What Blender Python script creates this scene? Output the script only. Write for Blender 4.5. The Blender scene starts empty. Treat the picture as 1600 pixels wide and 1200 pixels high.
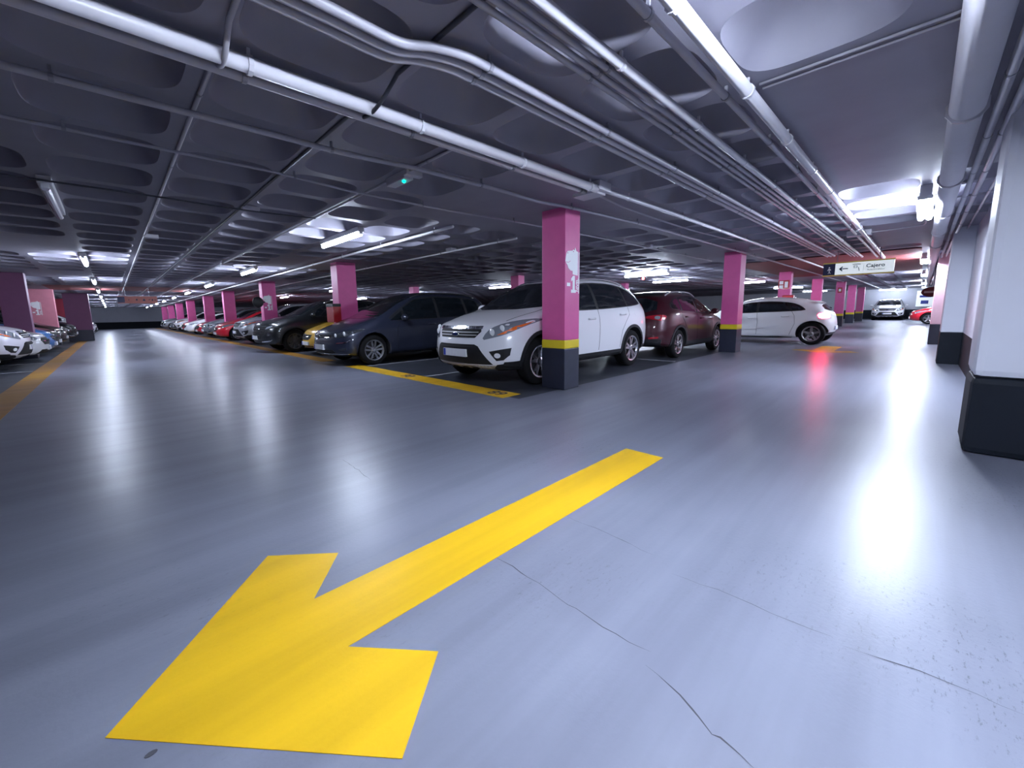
import bpy, bmesh, math, random
from mathutils import Vector, Matrix, geometry
from mathutils.bvhtree import BVHTree

S = bpy.context.scene
COL = S.collection
PI = math.pi
random.seed(7)

# ------------------------------------------------------------------ materials
def node_mat(name):
    m = bpy.data.materials.new(name)
    m.use_nodes = True
    nt = m.node_tree
    b = nt.nodes['Principled BSDF']
    return m, nt, b

def mat(name, col, rough=.5, metal=0., coat=0., coat_rough=.05, noise=0., nscale=8., emit=None, estr=0., spec=.5, bump=0.):
    m, nt, b = node_mat(name)
    b.inputs['Base Color'].default_value = (*col, 1)
    b.inputs['Roughness'].default_value = rough
    b.inputs['Metallic'].default_value = metal
    b.inputs['Coat Weight'].default_value = coat
    b.inputs['Coat Roughness'].default_value = coat_rough
    b.inputs['Specular IOR Level'].default_value = spec
    if emit:
        b.inputs['Emission Color'].default_value = (*emit, 1)
        b.inputs['Emission Strength'].default_value = estr
    if noise > 0 or bump > 0:
        tc = nt.nodes.new('ShaderNodeTexCoord')
        n = nt.nodes.new('ShaderNodeTexNoise')
        n.inputs['Scale'].default_value = nscale
        n.inputs['Detail'].default_value = 6
        nt.links.new(tc.outputs['Object'], n.inputs['Vector'])
        if noise > 0:
            mx = nt.nodes.new('ShaderNodeMix'); mx.data_type = 'RGBA'
            a = [max(0, c * (1 - noise)) for c in col]; z = [min(1, c * (1 + noise)) for c in col]
            mx.inputs['A'].default_value = (*a, 1); mx.inputs['B'].default_value = (*z, 1)
            nt.links.new(n.outputs['Fac'], mx.inputs['Factor'])
            nt.links.new(mx.outputs['Result'], b.inputs['Base Color'])
        if bump > 0:
            bp = nt.nodes.new('ShaderNodeBump')
            bp.inputs['Strength'].default_value = bump
            bp.inputs['Distance'].default_value = .01
            nt.links.new(n.outputs['Fac'], bp.inputs['Height'])
            nt.links.new(bp.outputs['Normal'], b.inputs['Normal'])
    return m

M = {}
M['black_plastic'] = mat('black plastic', (.012, .013, .015), .45)
M['cladding'] = mat('dark grey cladding', (.014, .015, .018), .6, noise=.2, nscale=40, spec=.3)
M['dark_void'] = mat('black opening', (.004, .004, .005), .7)
M['rubber'] = mat('tyre rubber', (.006, .006, .007), .85, noise=.2, nscale=30, spec=.2)
M['alloy'] = mat('silver alloy', (.72, .73, .76), .25, metal=1.)
M['alloy_dark'] = mat('dark brake disc', (.05, .05, .055), .5, metal=.6)
M['alloy_grey'] = mat('grey alloy', (.30, .29, .30), .35, metal=.9)
M['chrome'] = mat('chrome', (.85, .87, .9), .08, metal=1.)
M['silver_plastic'] = mat('silver plastic', (.50, .50, .52), .4, metal=.4)
M['glass'] = mat('dark car glass', (.006, .009, .012), .04, spec=.8, coat=.4, coat_rough=.02)
M['lamp_glass'] = mat('headlamp glass', (.27, .29, .33), .14, metal=.25, coat=1., coat_rough=.03)
M['lamp_dark'] = mat('smoked headlamp glass', (.035, .04, .05), .1, metal=.3, coat=1., coat_rough=.03)
M['lamp_bulb'] = mat('headlamp reflector', (.9, .92, .95), .2, metal=.15, coat=1.)
M['amber'] = mat('orange indicator', (.85, .16, .02), .2, coat=1.)
M['red_lamp'] = mat('red tail lamp', (.35, .01, .02), .15, coat=1.)
M['red_lamp_lit'] = mat('lit red tail lamp', (.8, .02, .05), .2, emit=(1., .03, .10), estr=70.)
M['plate_white'] = mat('plate white', (.72, .73, .76), .35, noise=.15, nscale=14)
M['badge_blue'] = mat('dark blue badge', (.03, .05, .16), .2, metal=.5)
M['plate_blue'] = mat('plate blue', (.02, .05, .35), .35)
M['white_paint'] = mat('white sign paint', (.86, .87, .9), .45)

def paint(name, col, flake=.0, coat=1., rough=.35):
    return mat(name, col, rough, metal=flake, coat=coat, coat_rough=.04)
P = {
 'white': paint('white car paint', (.80, .80, .84)),
 'bright': paint('bright white car paint', (.88, .90, .92)),
 'navy': paint('dark blue grey car paint', (.018, .023, .045), .25, .8),
 'maroon': paint('maroon car paint', (.05, .005, .011), .35),
 'black': paint('black car paint', (.004, .006, .008), .1, .7),
 'yellow': paint('yellow car paint', (.68, .40, .035)),
 'silver': paint('silver car paint', (.50, .52, .56), .5),
 'grey': paint('grey car paint', (.16, .18, .21), .4),
 'red': paint('red car paint', (.62, .012, .03)),
 'blue': paint('blue car paint', (.03, .13, .36), .2),
 'pearl': paint('pearl white car paint', (.66, .63, .70), .1),
}

# ------------------------------------------------------------------ mesh helpers
def link(name, mesh, parent=None, m=None, loc=None):
    o = bpy.data.objects.new(name, mesh)
    COL.objects.link(o)
    if parent is not None: o.parent = parent
    if m is not None:
        mesh.materials.clear(); mesh.materials.append(m)
    if loc is not None: o.location = loc
    return o

def bm_obj(name, bm, m=None, parent=None, smooth=False, loc=None):
    bmesh.ops.recalc_face_normals(bm, faces=bm.faces[:])
    me = bpy.data.meshes.new(name)
    bm.to_mesh(me); bm.free()
    if smooth:
        for p in me.polygons: p.use_smooth = True
    return link(name, me, parent, m, loc)

def tag(o, label=None, cat=None, group=None, kind=None):
    if label: o['label'] = label
    if cat: o['category'] = cat
    if group: o['group'] = group
    if kind: o['kind'] = kind
    return o

def empty(name, label=None, cat=None, loc=(0, 0, 0), rz=0., group=None):
    o = bpy.data.objects.new(name, None)
    COL.objects.link(o)
    o.location = loc; o.rotation_euler = (0, 0, rz)
    o.empty_display_size = .2
    return tag(o, label, cat, group)

def box(bm, lo, hi, bev=0.):
    g = bmesh.ops.create_cube(bm, size=1.)
    vs = g['verts']
    for v in vs:
        v.co = Vector([lo[i] + (v.co[i] + .5) * (hi[i] - lo[i]) for i in range(3)])
    if bev > 0:
        es = list({e for v in vs for e in v.link_edges})
        bmesh.ops.bevel(bm, geom=es, offset=bev, segments=2, affect='EDGES', profile=.6)
    return bm

def box_obj(name, lo, hi, m, parent=None, bev=0.):
    bm = bmesh.new(); box(bm, lo, hi, bev)
    return bm_obj(name, bm, m, parent)

def tube(bm, pts, r, n=10, caps=True):
    """swept circle through a polyline, rings follow the tangents"""
    pts = [Vector(p) for p in pts]
    rings = []
    up = None
    for i, p in enumerate(pts):
        t = (pts[min(i + 1, len(pts) - 1)] - pts[max(i - 1, 0)]).normalized()
        if up is None:
            a = Vector((0, 0, 1)) if abs(t.z) < .9 else Vector((1, 0, 0))
            up = (a - t * a.dot(t)).normalized()
        else:
            up = (up - t * up.dot(t)).normalized()
        s = t.cross(up)
        rings.append([bm.verts.new(p + (up * math.cos(2 * PI * k / n) + s * math.sin(2 * PI * k / n)) * r) for k in range(n)])
    for a, b in zip(rings, rings[1:]):
        for k in range(n):
            bm.faces.new((a[k], a[(k + 1) % n], b[(k + 1) % n], b[k]))
    if caps:
        bm.faces.new(rings[0]); bm.faces.new(rings[-1])
    return bm

def lathe(bm, prof, n=32, axis='Y', close=False):
    """revolve (radius, along) pairs round an axis"""
    rings = []
    for r, a in prof:
        ring = []
        for k in range(n):
            c, s = math.cos(2 * PI * k / n) * r, math.sin(2 * PI * k / n) * r
            ring.append(bm.verts.new((c, a, s) if axis == 'Y' else ((c, s, a) if axis == 'Z' else (a, c, s))))
        rings.append(ring)
    pairs = list(zip(rings, rings[1:])) + ([(rings[-1], rings[0])] if close else [])
    for a, b in pairs:
        for k in range(n):
            bm.faces.new((a[k], a[(k + 1) % n], b[(k + 1) % n], b[k]))
    if not close:
        bm.faces.new(rings[0]); bm.faces.new(rings[-1])
    return bm

def prism(bm, poly, fn, h):
    """extrude a 2D polygon: fn maps (u, v, w) to 3D, w in 0..h"""
    a = [bm.verts.new(fn(u, v, 0)) for u, v in poly]
    b = [bm.verts.new(fn(u, v, h)) for u, v in poly]
    n = len(poly)
    bm.faces.new(a); bm.faces.new(b[::-1])
    for i in range(n):
        bm.faces.new((a[i], b[i], b[(i + 1) % n], a[(i + 1) % n]))
    return bm

def chaikin(pts, it=2):
    for _ in range(it):
        q = []
        for i in range(len(pts)):
            a, b = pts[i], pts[(i + 1) % len(pts)]
            q += [(a[0] * .75 + b[0] * .25, a[1] * .75 + b[1] * .25), (a[0] * .25 + b[0] * .75, a[1] * .25 + b[1] * .75)]
        pts = q
    return pts

def lerp(a, b, t): return a + (b - a) * t

def interp(tab, x):
    if x <= tab[0][0]: return tab[0][1]
    for (a, fa), (b, fb) in zip(tab, tab[1:]):
        if x <= b: return lerp(fa, fb, (x - a) / (b - a))
    return tab[-1][1]

def text_mesh(txt, size, name='text', depth=.004, bold=0.):
    c = bpy.data.curves.new(name, 'FONT')
    c.body = txt; c.size = size; c.align_x = 'CENTER'; c.align_y = 'CENTER'
    c.extrude = depth / 2; c.offset = bold; c.resolution_u = 3
    o = bpy.data.objects.new(name, c); COL.objects.link(o)
    dg = bpy.context.evaluated_depsgraph_get()
    me = bpy.data.meshes.new_from_object(o.evaluated_get(dg))
    bpy.data.objects.remove(o); bpy.data.curves.remove(c)
    me.name = name
    return me

def copy_tree(o, parent=None, paint_mat=None, body_names=('body', 'door_mirror')):
    c = o.copy(); COL.objects.link(c)
    if parent is not None:
        c.parent = parent
    if paint_mat and c.type == 'MESH' and c.name.split('.')[0] in body_names:
        c.material_slots[0].link = 'OBJECT'
        c.material_slots[0].material = paint_mat
    for ch in list(o.children):
        copy_tree(ch, c, paint_mat, body_names)
    return c
# ------------------------------------------------------------------ cars
# local axes: x from the front bumper (0) to the tail (L), y across, z up
def body_mesh(sp):
    st = sp['st']; L = sp['L']; hw = sp['W'] / 2
    bm = bmesh.new()
    fp, rp = sp['fp'], sp['rp']
    bl_f, bl_r = sp.get('blf', .9), sp.get('blr', 1.1)
    pf, pr = sp.get('pf', .32), sp.get('pr', .16)
    cf = (-1., -.66, -.33, 0., .33, .66, 1.)
    def deform(x, y, z):
        bf = max(0., 1 - x / bl_f); br = max(0., 1 - (L - x) / bl_r)
        t = min(1., abs(y) / hw)
        return (x + bf * (interp(fp, z) + pf * t ** 2.4) - br * (interp(rp, z) + pr * t ** 3), y, z)
    def section(s):
        x, zb, zsh, zed, zt, wb, wm, wsh, wed = s
        side = [(wb, zb), (wm * .985, zb + .10), (wm, lerp(zb, zsh, .5)), (wm * .992, zsh - .10), (wsh, zsh),
                (lerp(wsh, wed, .45) + .012, lerp(zsh, zed, .5)), (wed, zed)]
        return x, side, zb, zt
    R = []
    secs = [section(s) for s in st]
    def crown(c, zed, zt): return lerp(zed, zt, (1 - abs(c) ** 2.2))
    for x, side, zb, zt in secs:
        n = len(side)
        ring = {}
        for j, (y, z) in enumerate(side):
            ring['L', j] = bm.verts.new(deform(x, -y, z)); ring['R', j] = bm.verts.new(deform(x, y, z))
        for k in range(1, 6):
            c = cf[k]
            ring['B', k] = bm.verts.new(deform(x, c * side[0][0], zb))
            ring['T', k] = bm.verts.new(deform(x, c * side[-1][0], crown(c, side[-1][1], zt)))
        ring['B', 0], ring['B', 6] = ring['L', 0], ring['R', 0]
        ring['T', 0], ring['T', 6] = ring['L', n - 1], ring['R', n - 1]
        R.append(ring)
    n = 7
    for a, b in zip(R, R[1:]):
        for j in range(n - 1):
            bm.faces.new((a['L', j], b['L', j], b['L', j + 1], a['L', j + 1]))
            bm.faces.new((a['R', j], a['R', j + 1], b['R', j + 1], b['R', j]))
        for k in range(6):
            bm.faces.new((a['B', k], a['B', k + 1], b['B', k + 1], b['B', k]))
            bm.faces.new((a['T', k], b['T', k], b['T', k + 1], a['T', k + 1]))
    for ring, (x, side, zb, zt) in ((R[0], secs[0]), (R[-1], secs[-1])):
        g = {}
        for j in range(n):
            for k in range(7):
                if k == 0: g[j, k] = ring['L', j]
                elif k == 6: g[j, k] = ring['R', j]
                elif j == 0: g[j, k] = ring['B', k]
                elif j == n - 1: g[j, k] = ring['T', k]
                else:
                    z = lerp(side[j][1], lerp(zb, zt, (side[j][1] - zb) / (side[-1][1] - zb)), 1 - abs(cf[k]))
                    g[j, k] = bm.verts.new(deform(x, cf[k] * side[j][0], z))
        for j in range(n - 1):
            for k in range(6):
                bm.faces.new((g[j, k], g[j, k + 1], g[j + 1, k + 1], g[j + 1, k]))
    bmesh.ops.recalc_face_normals(bm, faces=bm.faces[:])
    me = bpy.data.meshes.new('car_body'); bm.to_mesh(me); bm.free()
    o = bpy.data.objects.new('tmp', me); COL.objects.link(o)
    md = o.modifiers.new('s', 'SUBSURF'); md.levels = 2; md.render_levels = 2
    dg = bpy.context.evaluated_depsgraph_get()
    sm = bpy.data.meshes.new_from_object(o.evaluated_get(dg))
    xs = [v.co.x for v in sm.vertices]; ys = [v.co.y for v in sm.vertices]; zs = [v.co.z for v in sm.vertices]
    for v in sm.vertices:
        v.co.x = (v.co.x - min(xs)) / (max(xs) - min(xs)) * L
        v.co.y = v.co.y / max(ys) * hw
        zb0 = st[0][1] if False else min(zs)
        v.co.z = sp['zb'] + (v.co.z - zb0) / (max(zs) - zb0) * (sp['H'] - sp['zb'])
    o.modifiers.clear(); o.data = sm; bpy.data.meshes.remove(me)
    bv = BVHTree.FromPolygons([v.co.copy() for v in sm.vertices], [tuple(p.vertices) for p in sm.polygons])
    # wheel wells
    cb = bmesh.new()
    for wx in sp['wx']:
        for s in (-1, 1):
            r = sp['r'] + sp.get('arch', .055)
            g = bmesh.ops.create_cone(cb, cap_ends=True, segments=40, radius1=r, radius2=r, depth=.5,
                                      matrix=Matrix.Translation((wx, s * (hw - .05), sp['r'] + .01)) @ Matrix.Rotation(PI / 2, 4, 'X'))
    cm = bpy.data.meshes.new('cut'); cb.to_mesh(cm); cb.free()
    co = bpy.data.objects.new('cut', cm); COL.objects.link(co)
    sm.materials.append(P['white']); sm.materials.append(M['dark_void']); cm.materials.append(M['dark_void'])
    bo = o.modifiers.new('b', 'BOOLEAN'); bo.operation = 'DIFFERENCE'; bo.object = co; bo.solver = 'EXACT'
    bo.material_mode = 'TRANSFER'
    dg = bpy.context.evaluated_depsgraph_get()
    fin = bpy.data.meshes.new_from_object(o.evaluated_get(dg))
    bpy.data.objects.remove(o); bpy.data.objects.remove(co)
    for p in fin.polygons: p.use_smooth = (p.material_index == 0)
    fin.name = 'car_body'
    return fin, bv

def patch(bv, poly, view, off, sgn=1, hw=1., L=5., step=.05, thick=.012):
    """lay a 2D outline on the body: view 's' (x,z) from the side, 'f' / 'r' (y,z) from the ends, 't' (x,y) from above"""
    pts = []
    n = len(poly)
    for i in range(n):
        a, b = Vector(poly[i]), Vector(poly[(i + 1) % n])
        m = max(1, int((b - a).length / step))
        for k in range(m): pts.append(a.lerp(b, k / m))
    nb = len(pts)
    edges = [(i, (i + 1) % nb) for i in range(nb)]
    x0, x1 = min(p.x for p in pts), max(p.x for p in pts); y0, y1 = min(p.y for p in pts), max(p.y for p in pts)
    inner = []
    def inside(q):
        c = False
        for i in range(nb):
            a, b = pts[i], pts[(i + 1) % nb]
            if (a.y > q.y) != (b.y > q.y) and q.x < (b.x - a.x) * (q.y - a.y) / (b.y - a.y) + a.x: c = not c
        return c
    gx = x0 + step / 2
    while gx < x1:
        gy = y0 + step / 2
        while gy < y1:
            q = Vector((gx, gy))
            if inside(q) and min((q - p).length for p in pts) > step * .4: inner.append(q)
            gy += step
        gx += step
    vs, es, fs, *_ = geometry.delaunay_2d_cdt(pts + inner, edges, [], 1, 1e-5)
    d = {'s': Vector((0, -sgn, 0)), 'f': Vector((1, 0, 0)), 'r': Vector((-1, 0, 0)), 't': Vector((0, 0, -1))}[view]
    def org(q):
        if view == 's': return Vector((q.x, sgn * 3, q.y))
        if view == 'f': return Vector((-2, q.x * sgn, q.y))
        if view == 'r': return Vector((L + 2, q.x * sgn, q.y))
        return Vector((q.x, q.y * sgn, 4))
    bm = bmesh.new(); top = []
    for q in vs:
        o = org(q)
        hit, nrm, _, dist = bv.ray_cast(o, d)
        if hit is None:
            hit, nrm, _, dist = bv.find_nearest(o + d * 2)
            if hit is None: hit = o
        nn = nrm if nrm.dot(d) < 0 else -nrm
        top.append(hit + (nn * .75 - d * .25) * off)
    tv = [bm.verts.new(p) for p in top]
    bvs = [bm.verts.new(p + d * thick) for p in top]
    for f in fs:
        try: bm.faces.new([tv[i] for i in f])
        except ValueError: pass
    cnt = {}
    for f in fs:
        for i in range(len(f)):
            k = (f[i], f[(i + 1) % len(f)])
            cnt[k] = 1
    for (a, b) in cnt:
        if (b, a) not in cnt:
            bm.faces.new((tv[a], bvs[a], bvs[b], tv[b]))
    for v in [v for v in bm.verts if not v.link_faces]: bm.verts.remove(v)
    return bm

def wheel_meshes(r, w, style):
    bm = bmesh.new()
    ri = r * .66
    prof = [(ri - .01, -w * .42), (ri + .02, -w * .5), (r - .045, -w * .5), (r - .012, -w * .42), (r, -w * .25), (r, w * .25),
            (r - .012, w * .42), (r - .045, w * .5), (ri + .02, w * .5), (ri - .01, w * .42)]
    lathe(bm, prof, 40, 'Y', close=True)
    me = bpy.data.meshes.new('tyre'); bmesh.ops.recalc_face_normals(bm, faces=bm.faces[:]); bm.to_mesh(me); bm.free()
    for p in me.polygons: p.use_smooth = True
    me.materials.append(M['rubber'])
    # rim: barrel, lip, hub and spokes; the outside faces -y
    rb = bmesh.new()
    lathe(rb, [(ri - .012, -w * .46), (ri + .012, -w * .49), (ri + .018, -w * .44), (ri + .012, w * .3), (ri - .02, w * .3), (ri - .024, -w * .36)], 40, 'Y', close=True)
    lathe(rb, [(.001, -w * .44), (.035, -w * .44), (.062, -w * .40), (.066, -w * .2), (.001, -w * .2)], 20, 'Y')
    def spoke(a, w0, w1, dx0=0., dx1=0., y0=-.38, y1=-.43):
        ca, sa = math.cos(a), math.sin(a)
        def at(rad, t, yy): return (ca * rad - sa * t, yy, sa * rad + ca * t)
        q = []
        for rad, ww, dd, yy in ((.045, w0, dx0, y0 * w), (ri - .008, w1, dx1, y1 * w)):
            q += [rb.verts.new(at(rad, dd - ww, yy)), rb.verts.new(at(rad, dd + ww, yy)), rb.verts.new(at(rad, dd + ww * .8, yy + .035)), rb.verts.new(at(rad, dd - ww * .8, yy + .035))]
        for i in range(4): rb.faces.new((q[i], q[(i + 1) % 4], q[4 + (i + 1) % 4], q[4 + i]))
        rb.faces.new(q[:4][::-1]); rb.faces.new(q[4:])
    n = 5
    for k in range(n):
        a = 2 * PI * k / n + PI / 2
        if style == 'y':
            spoke(a, .030, .016, 0, -.052); spoke(a, .030, .016, 0, .052)
        elif style == 'double':
            spoke(a, .020, .024, -.022, -.048); spoke(a, .020, .024, .022, .048)
        elif style == 'five':
            spoke(a, .034, .030)
        else:
            spoke(a, .024, .014, -.01, -.04); spoke(a, .024, .014, .01, .04)
    rm = bpy.data.meshes.new('rim'); bmesh.ops.recalc_face_normals(rb, faces=rb.faces[:]); rb.to_mesh(rm); rb.free()
    rm.materials.append(M['alloy'])
    db = bmesh.new()
    lathe(db, [(.001, -.01), (ri * .72, -.01), (ri * .72, .012), (.001, .012)], 28, 'Y')
    dm = bpy.data.meshes.new('brake_disc'); db.to_mesh(dm); db.free(); dm.materials.append(M['alloy_dark'])
    return me, rm, dm

def arc_band(cx, cz, r0, r1, a0=-8, a1=188, n=22):
    o = [(cx + r1 * math.cos(math.radians(lerp(a0, a1, i / n))), cz + r1 * math.sin(math.radians(lerp(a0, a1, i / n)))) for i in range(n + 1)]
    i_ = [(cx + r0 * math.cos(math.radians(lerp(a0, a1, i / n))), cz + r0 * math.sin(math.radians(lerp(a0, a1, i / n)))) for i in range(n + 1)]
    return o + i_[::-1]

def rect(x0, y0, x1, y1): return [(x0, y0), (x1, y0), (x1, y1), (x0, y1)]

def build_car(sp, name='car', pm=None, rim=None):
    """returns the root Empty of a car with all its parts"""
    root = empty(name)
    fin, bv = body_mesh(sp)
    hw, L = sp['W'] / 2, sp['L']
    fin.materials[0] = pm or P['white']
    body = link('body', fin, root)
    def lay(pname, view, poly, m, off=.004, mirror=True, smooth=0, parent=None, sm=True, label=None):
        if smooth: poly = chaikin(poly, smooth)
        for s in ((-1, 1) if mirror else (1,)):
            o = bm_obj(pname, patch(bv, poly, view, off, s, hw, L), m, parent or root, smooth=False)
            if label: o['label'] = label
    for d in sp['decals']:
        nm, view, mir, poly, m, off = d[:6]
        lay(nm, view, poly, m, off, mir, d[6] if len(d) > 6 else 0, label=d[7] if len(d) > 7 else None)
    # wheels
    tm, rm, dm = wheel_meshes(sp['r'], .215, sp.get('rim', 'y'))
    if rim: rm.materials.clear(); rm.materials.append(rim)
    for wx in sp['wx']:
        for s in (-1, 1):
            w = link('wheel', tm, root, None, (wx, s * (hw - .135), sp['r']))
            if s > 0: w.rotation_euler = (0, 0, PI)
            link('rim', rm, w); link('brake_disc', dm, w)
    # mirrors: a shell on a short arm
    for s in (-1, 1):
        mx, mz = sp['mirror']
        hit = bv.ray_cast(Vector((mx, s * 3, mz)), Vector((0, -s, 0)))[0]
        y0 = abs(hit.y) if hit else hw - .1
        bm = bmesh.new()
        bmesh.ops.create_uvsphere(bm, u_segments=16, v_segments=10, radius=1)
        for v in bm.verts:
            v.co = Vector((mx - .02 + v.co.x * (.085 if v.co.x < 0 else .035), s * (y0 + .135 + v.co.y * .105), mz + .05 + v.co.z * .075))
        tube(bm, [(mx, s * (y0 - .03), mz - .02), (mx - .01, s * (y0 + .06), mz + .01), (mx - .01, s * (y0 + .1), mz + .03)], .022, 8)
        bm_obj('door_mirror', bm, pm or P['white'], root, smooth=True)
    for hx, hz in sp.get('handles', ()):
        for s in (-1, 1):
            hit = bv.ray_cast(Vector((hx, s * 3, hz)), Vector((0, -s, 0)))[0]
            y0 = abs(hit.y)
            bm = bmesh.new()
            tube(bm, [(hx - .10, s * (y0 - .005), hz), (hx - .085, s * (y0 + .022), hz), (hx + .07, s * (y0 + .026), hz + .004), (hx + .09, s * (y0 - .004), hz + .004)], .014, 8)
            bm_obj('door_handle', bm, sp.get('handle_mat', pm or P['white']), root, smooth=True)
    if 'rail' in sp:
        x0, x1, yy = sp['rail']
        for s in (-1, 1):
            pts = []
            for i in range(13):
                x = lerp(x0, x1, i / 12)
                hit = bv.ray_cast(Vector((x, s * yy, 4)), Vector((0, 0, -1)))[0]
                e = min(i, 12 - i)
                pts.append((x, s * yy, hit.z + (0, .03, .042)[min(e, 2)]))
            bm = bmesh.new(); tube(bm, pts, .016, 8)
            bm_obj('roof_rail', bm, sp.get('rail_mat', M['silver_plastic']), root, smooth=True)
    if 'badge' in sp:
        bz, rx, rz, m1, m2 = sp['badge']
        hit = bv.ray_cast(Vector((-2, 0, bz)), Vector((1, 0, 0)))[0]
        bm = bmesh.new()
        bmesh.ops.create_uvsphere(bm, u_segments=20, v_segments=8, radius=1)
        for v in bm.verts: v.co = Vector((hit.x - .016 + v.co.x * .012, v.co.y * rx, bz + v.co.z * rz))
        b = bm_obj('badge', bm, m1, root, smooth=True)
        bm = bmesh.new()
        bmesh.ops.create_uvsphere(bm, u_segments=20, v_segments=8, radius=1)
        for v in bm.verts: v.co = Vector((hit.x - .024 + v.co.x * .009, v.co.y * rx * .82, bz + v.co.z * rz * .76))
        bm_obj('badge_face', bm, m2, b, smooth=True)
    for ly, lz, lr in sp.get('bulbs', ()):
        for s in (-1, 1):
            hit = bv.ray_cast(Vector((-2, s * ly, lz)), Vector((1, 0, 0)))[0]
            if not hit: continue
            bm = bmesh.new()
            bmesh.ops.create_uvsphere(bm, u_segments=16, v_segments=10, radius=1)
            for v in bm.verts: v.co = Vector((hit.x - .006 + v.co.x * .018, s * ly + v.co.y * lr, lz + v.co.z * lr))
            bm_obj('lamp_reflector', bm, M['lamp_bulb'], root, smooth=True)
    # number plates
    for end in ('f', 'r'):
        if end + 'plate' not in sp: continue
        pz = sp[end + 'plate']
        d = Vector((1, 0, 0)) if end == 'f' else Vector((-1, 0, 0))
        o0 = Vector((-2 if end == 'f' else L + 2, 0, pz))
        hit = bv.ray_cast(o0, d)[0]
        x = hit.x - d.x * .014
        a, b = sorted((x, x + d.x * .05))
        pl = box_obj('number_plate', (a, -.26, pz - .055), (b, .26, pz + .055), M['plate_white'], root, .004)
        pl['label'] = 'pale number plate'
        s = 1 if end == 'r' else 1
        yb = -.26 if end == 'r' else .20
        a2, b2 = (a - .003, a + .01) if end == 'f' else (b - .01, b + .003)
        box_obj('plate_band', (a2, yb + .004, pz - .05), (b2, yb + .05, pz + .05), M['plate_blue'], pl)
    return root

def seam(*pts, w=.007):
    """thin outline following a polyline, as a closed polygon"""
    up, dn = [], []
    for i, p in enumerate(pts):
        a = pts[max(i - 1, 0)]; b = pts[min(i + 1, len(pts) - 1)]
        dx, dz = b[0] - a[0], b[1] - a[1]; l = math.hypot(dx, dz)
        up.append((p[0] - dz / l * w / 2, p[1] + dx / l * w / 2)); dn.append((p[0] + dz / l * w / 2, p[1] - dx / l * w / 2))
    return up + dn[::-1]

DV, CL, GL, BP, CH = M['dark_void'], M['cladding'], M['glass'], M['black_plastic'], M['chrome']

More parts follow.
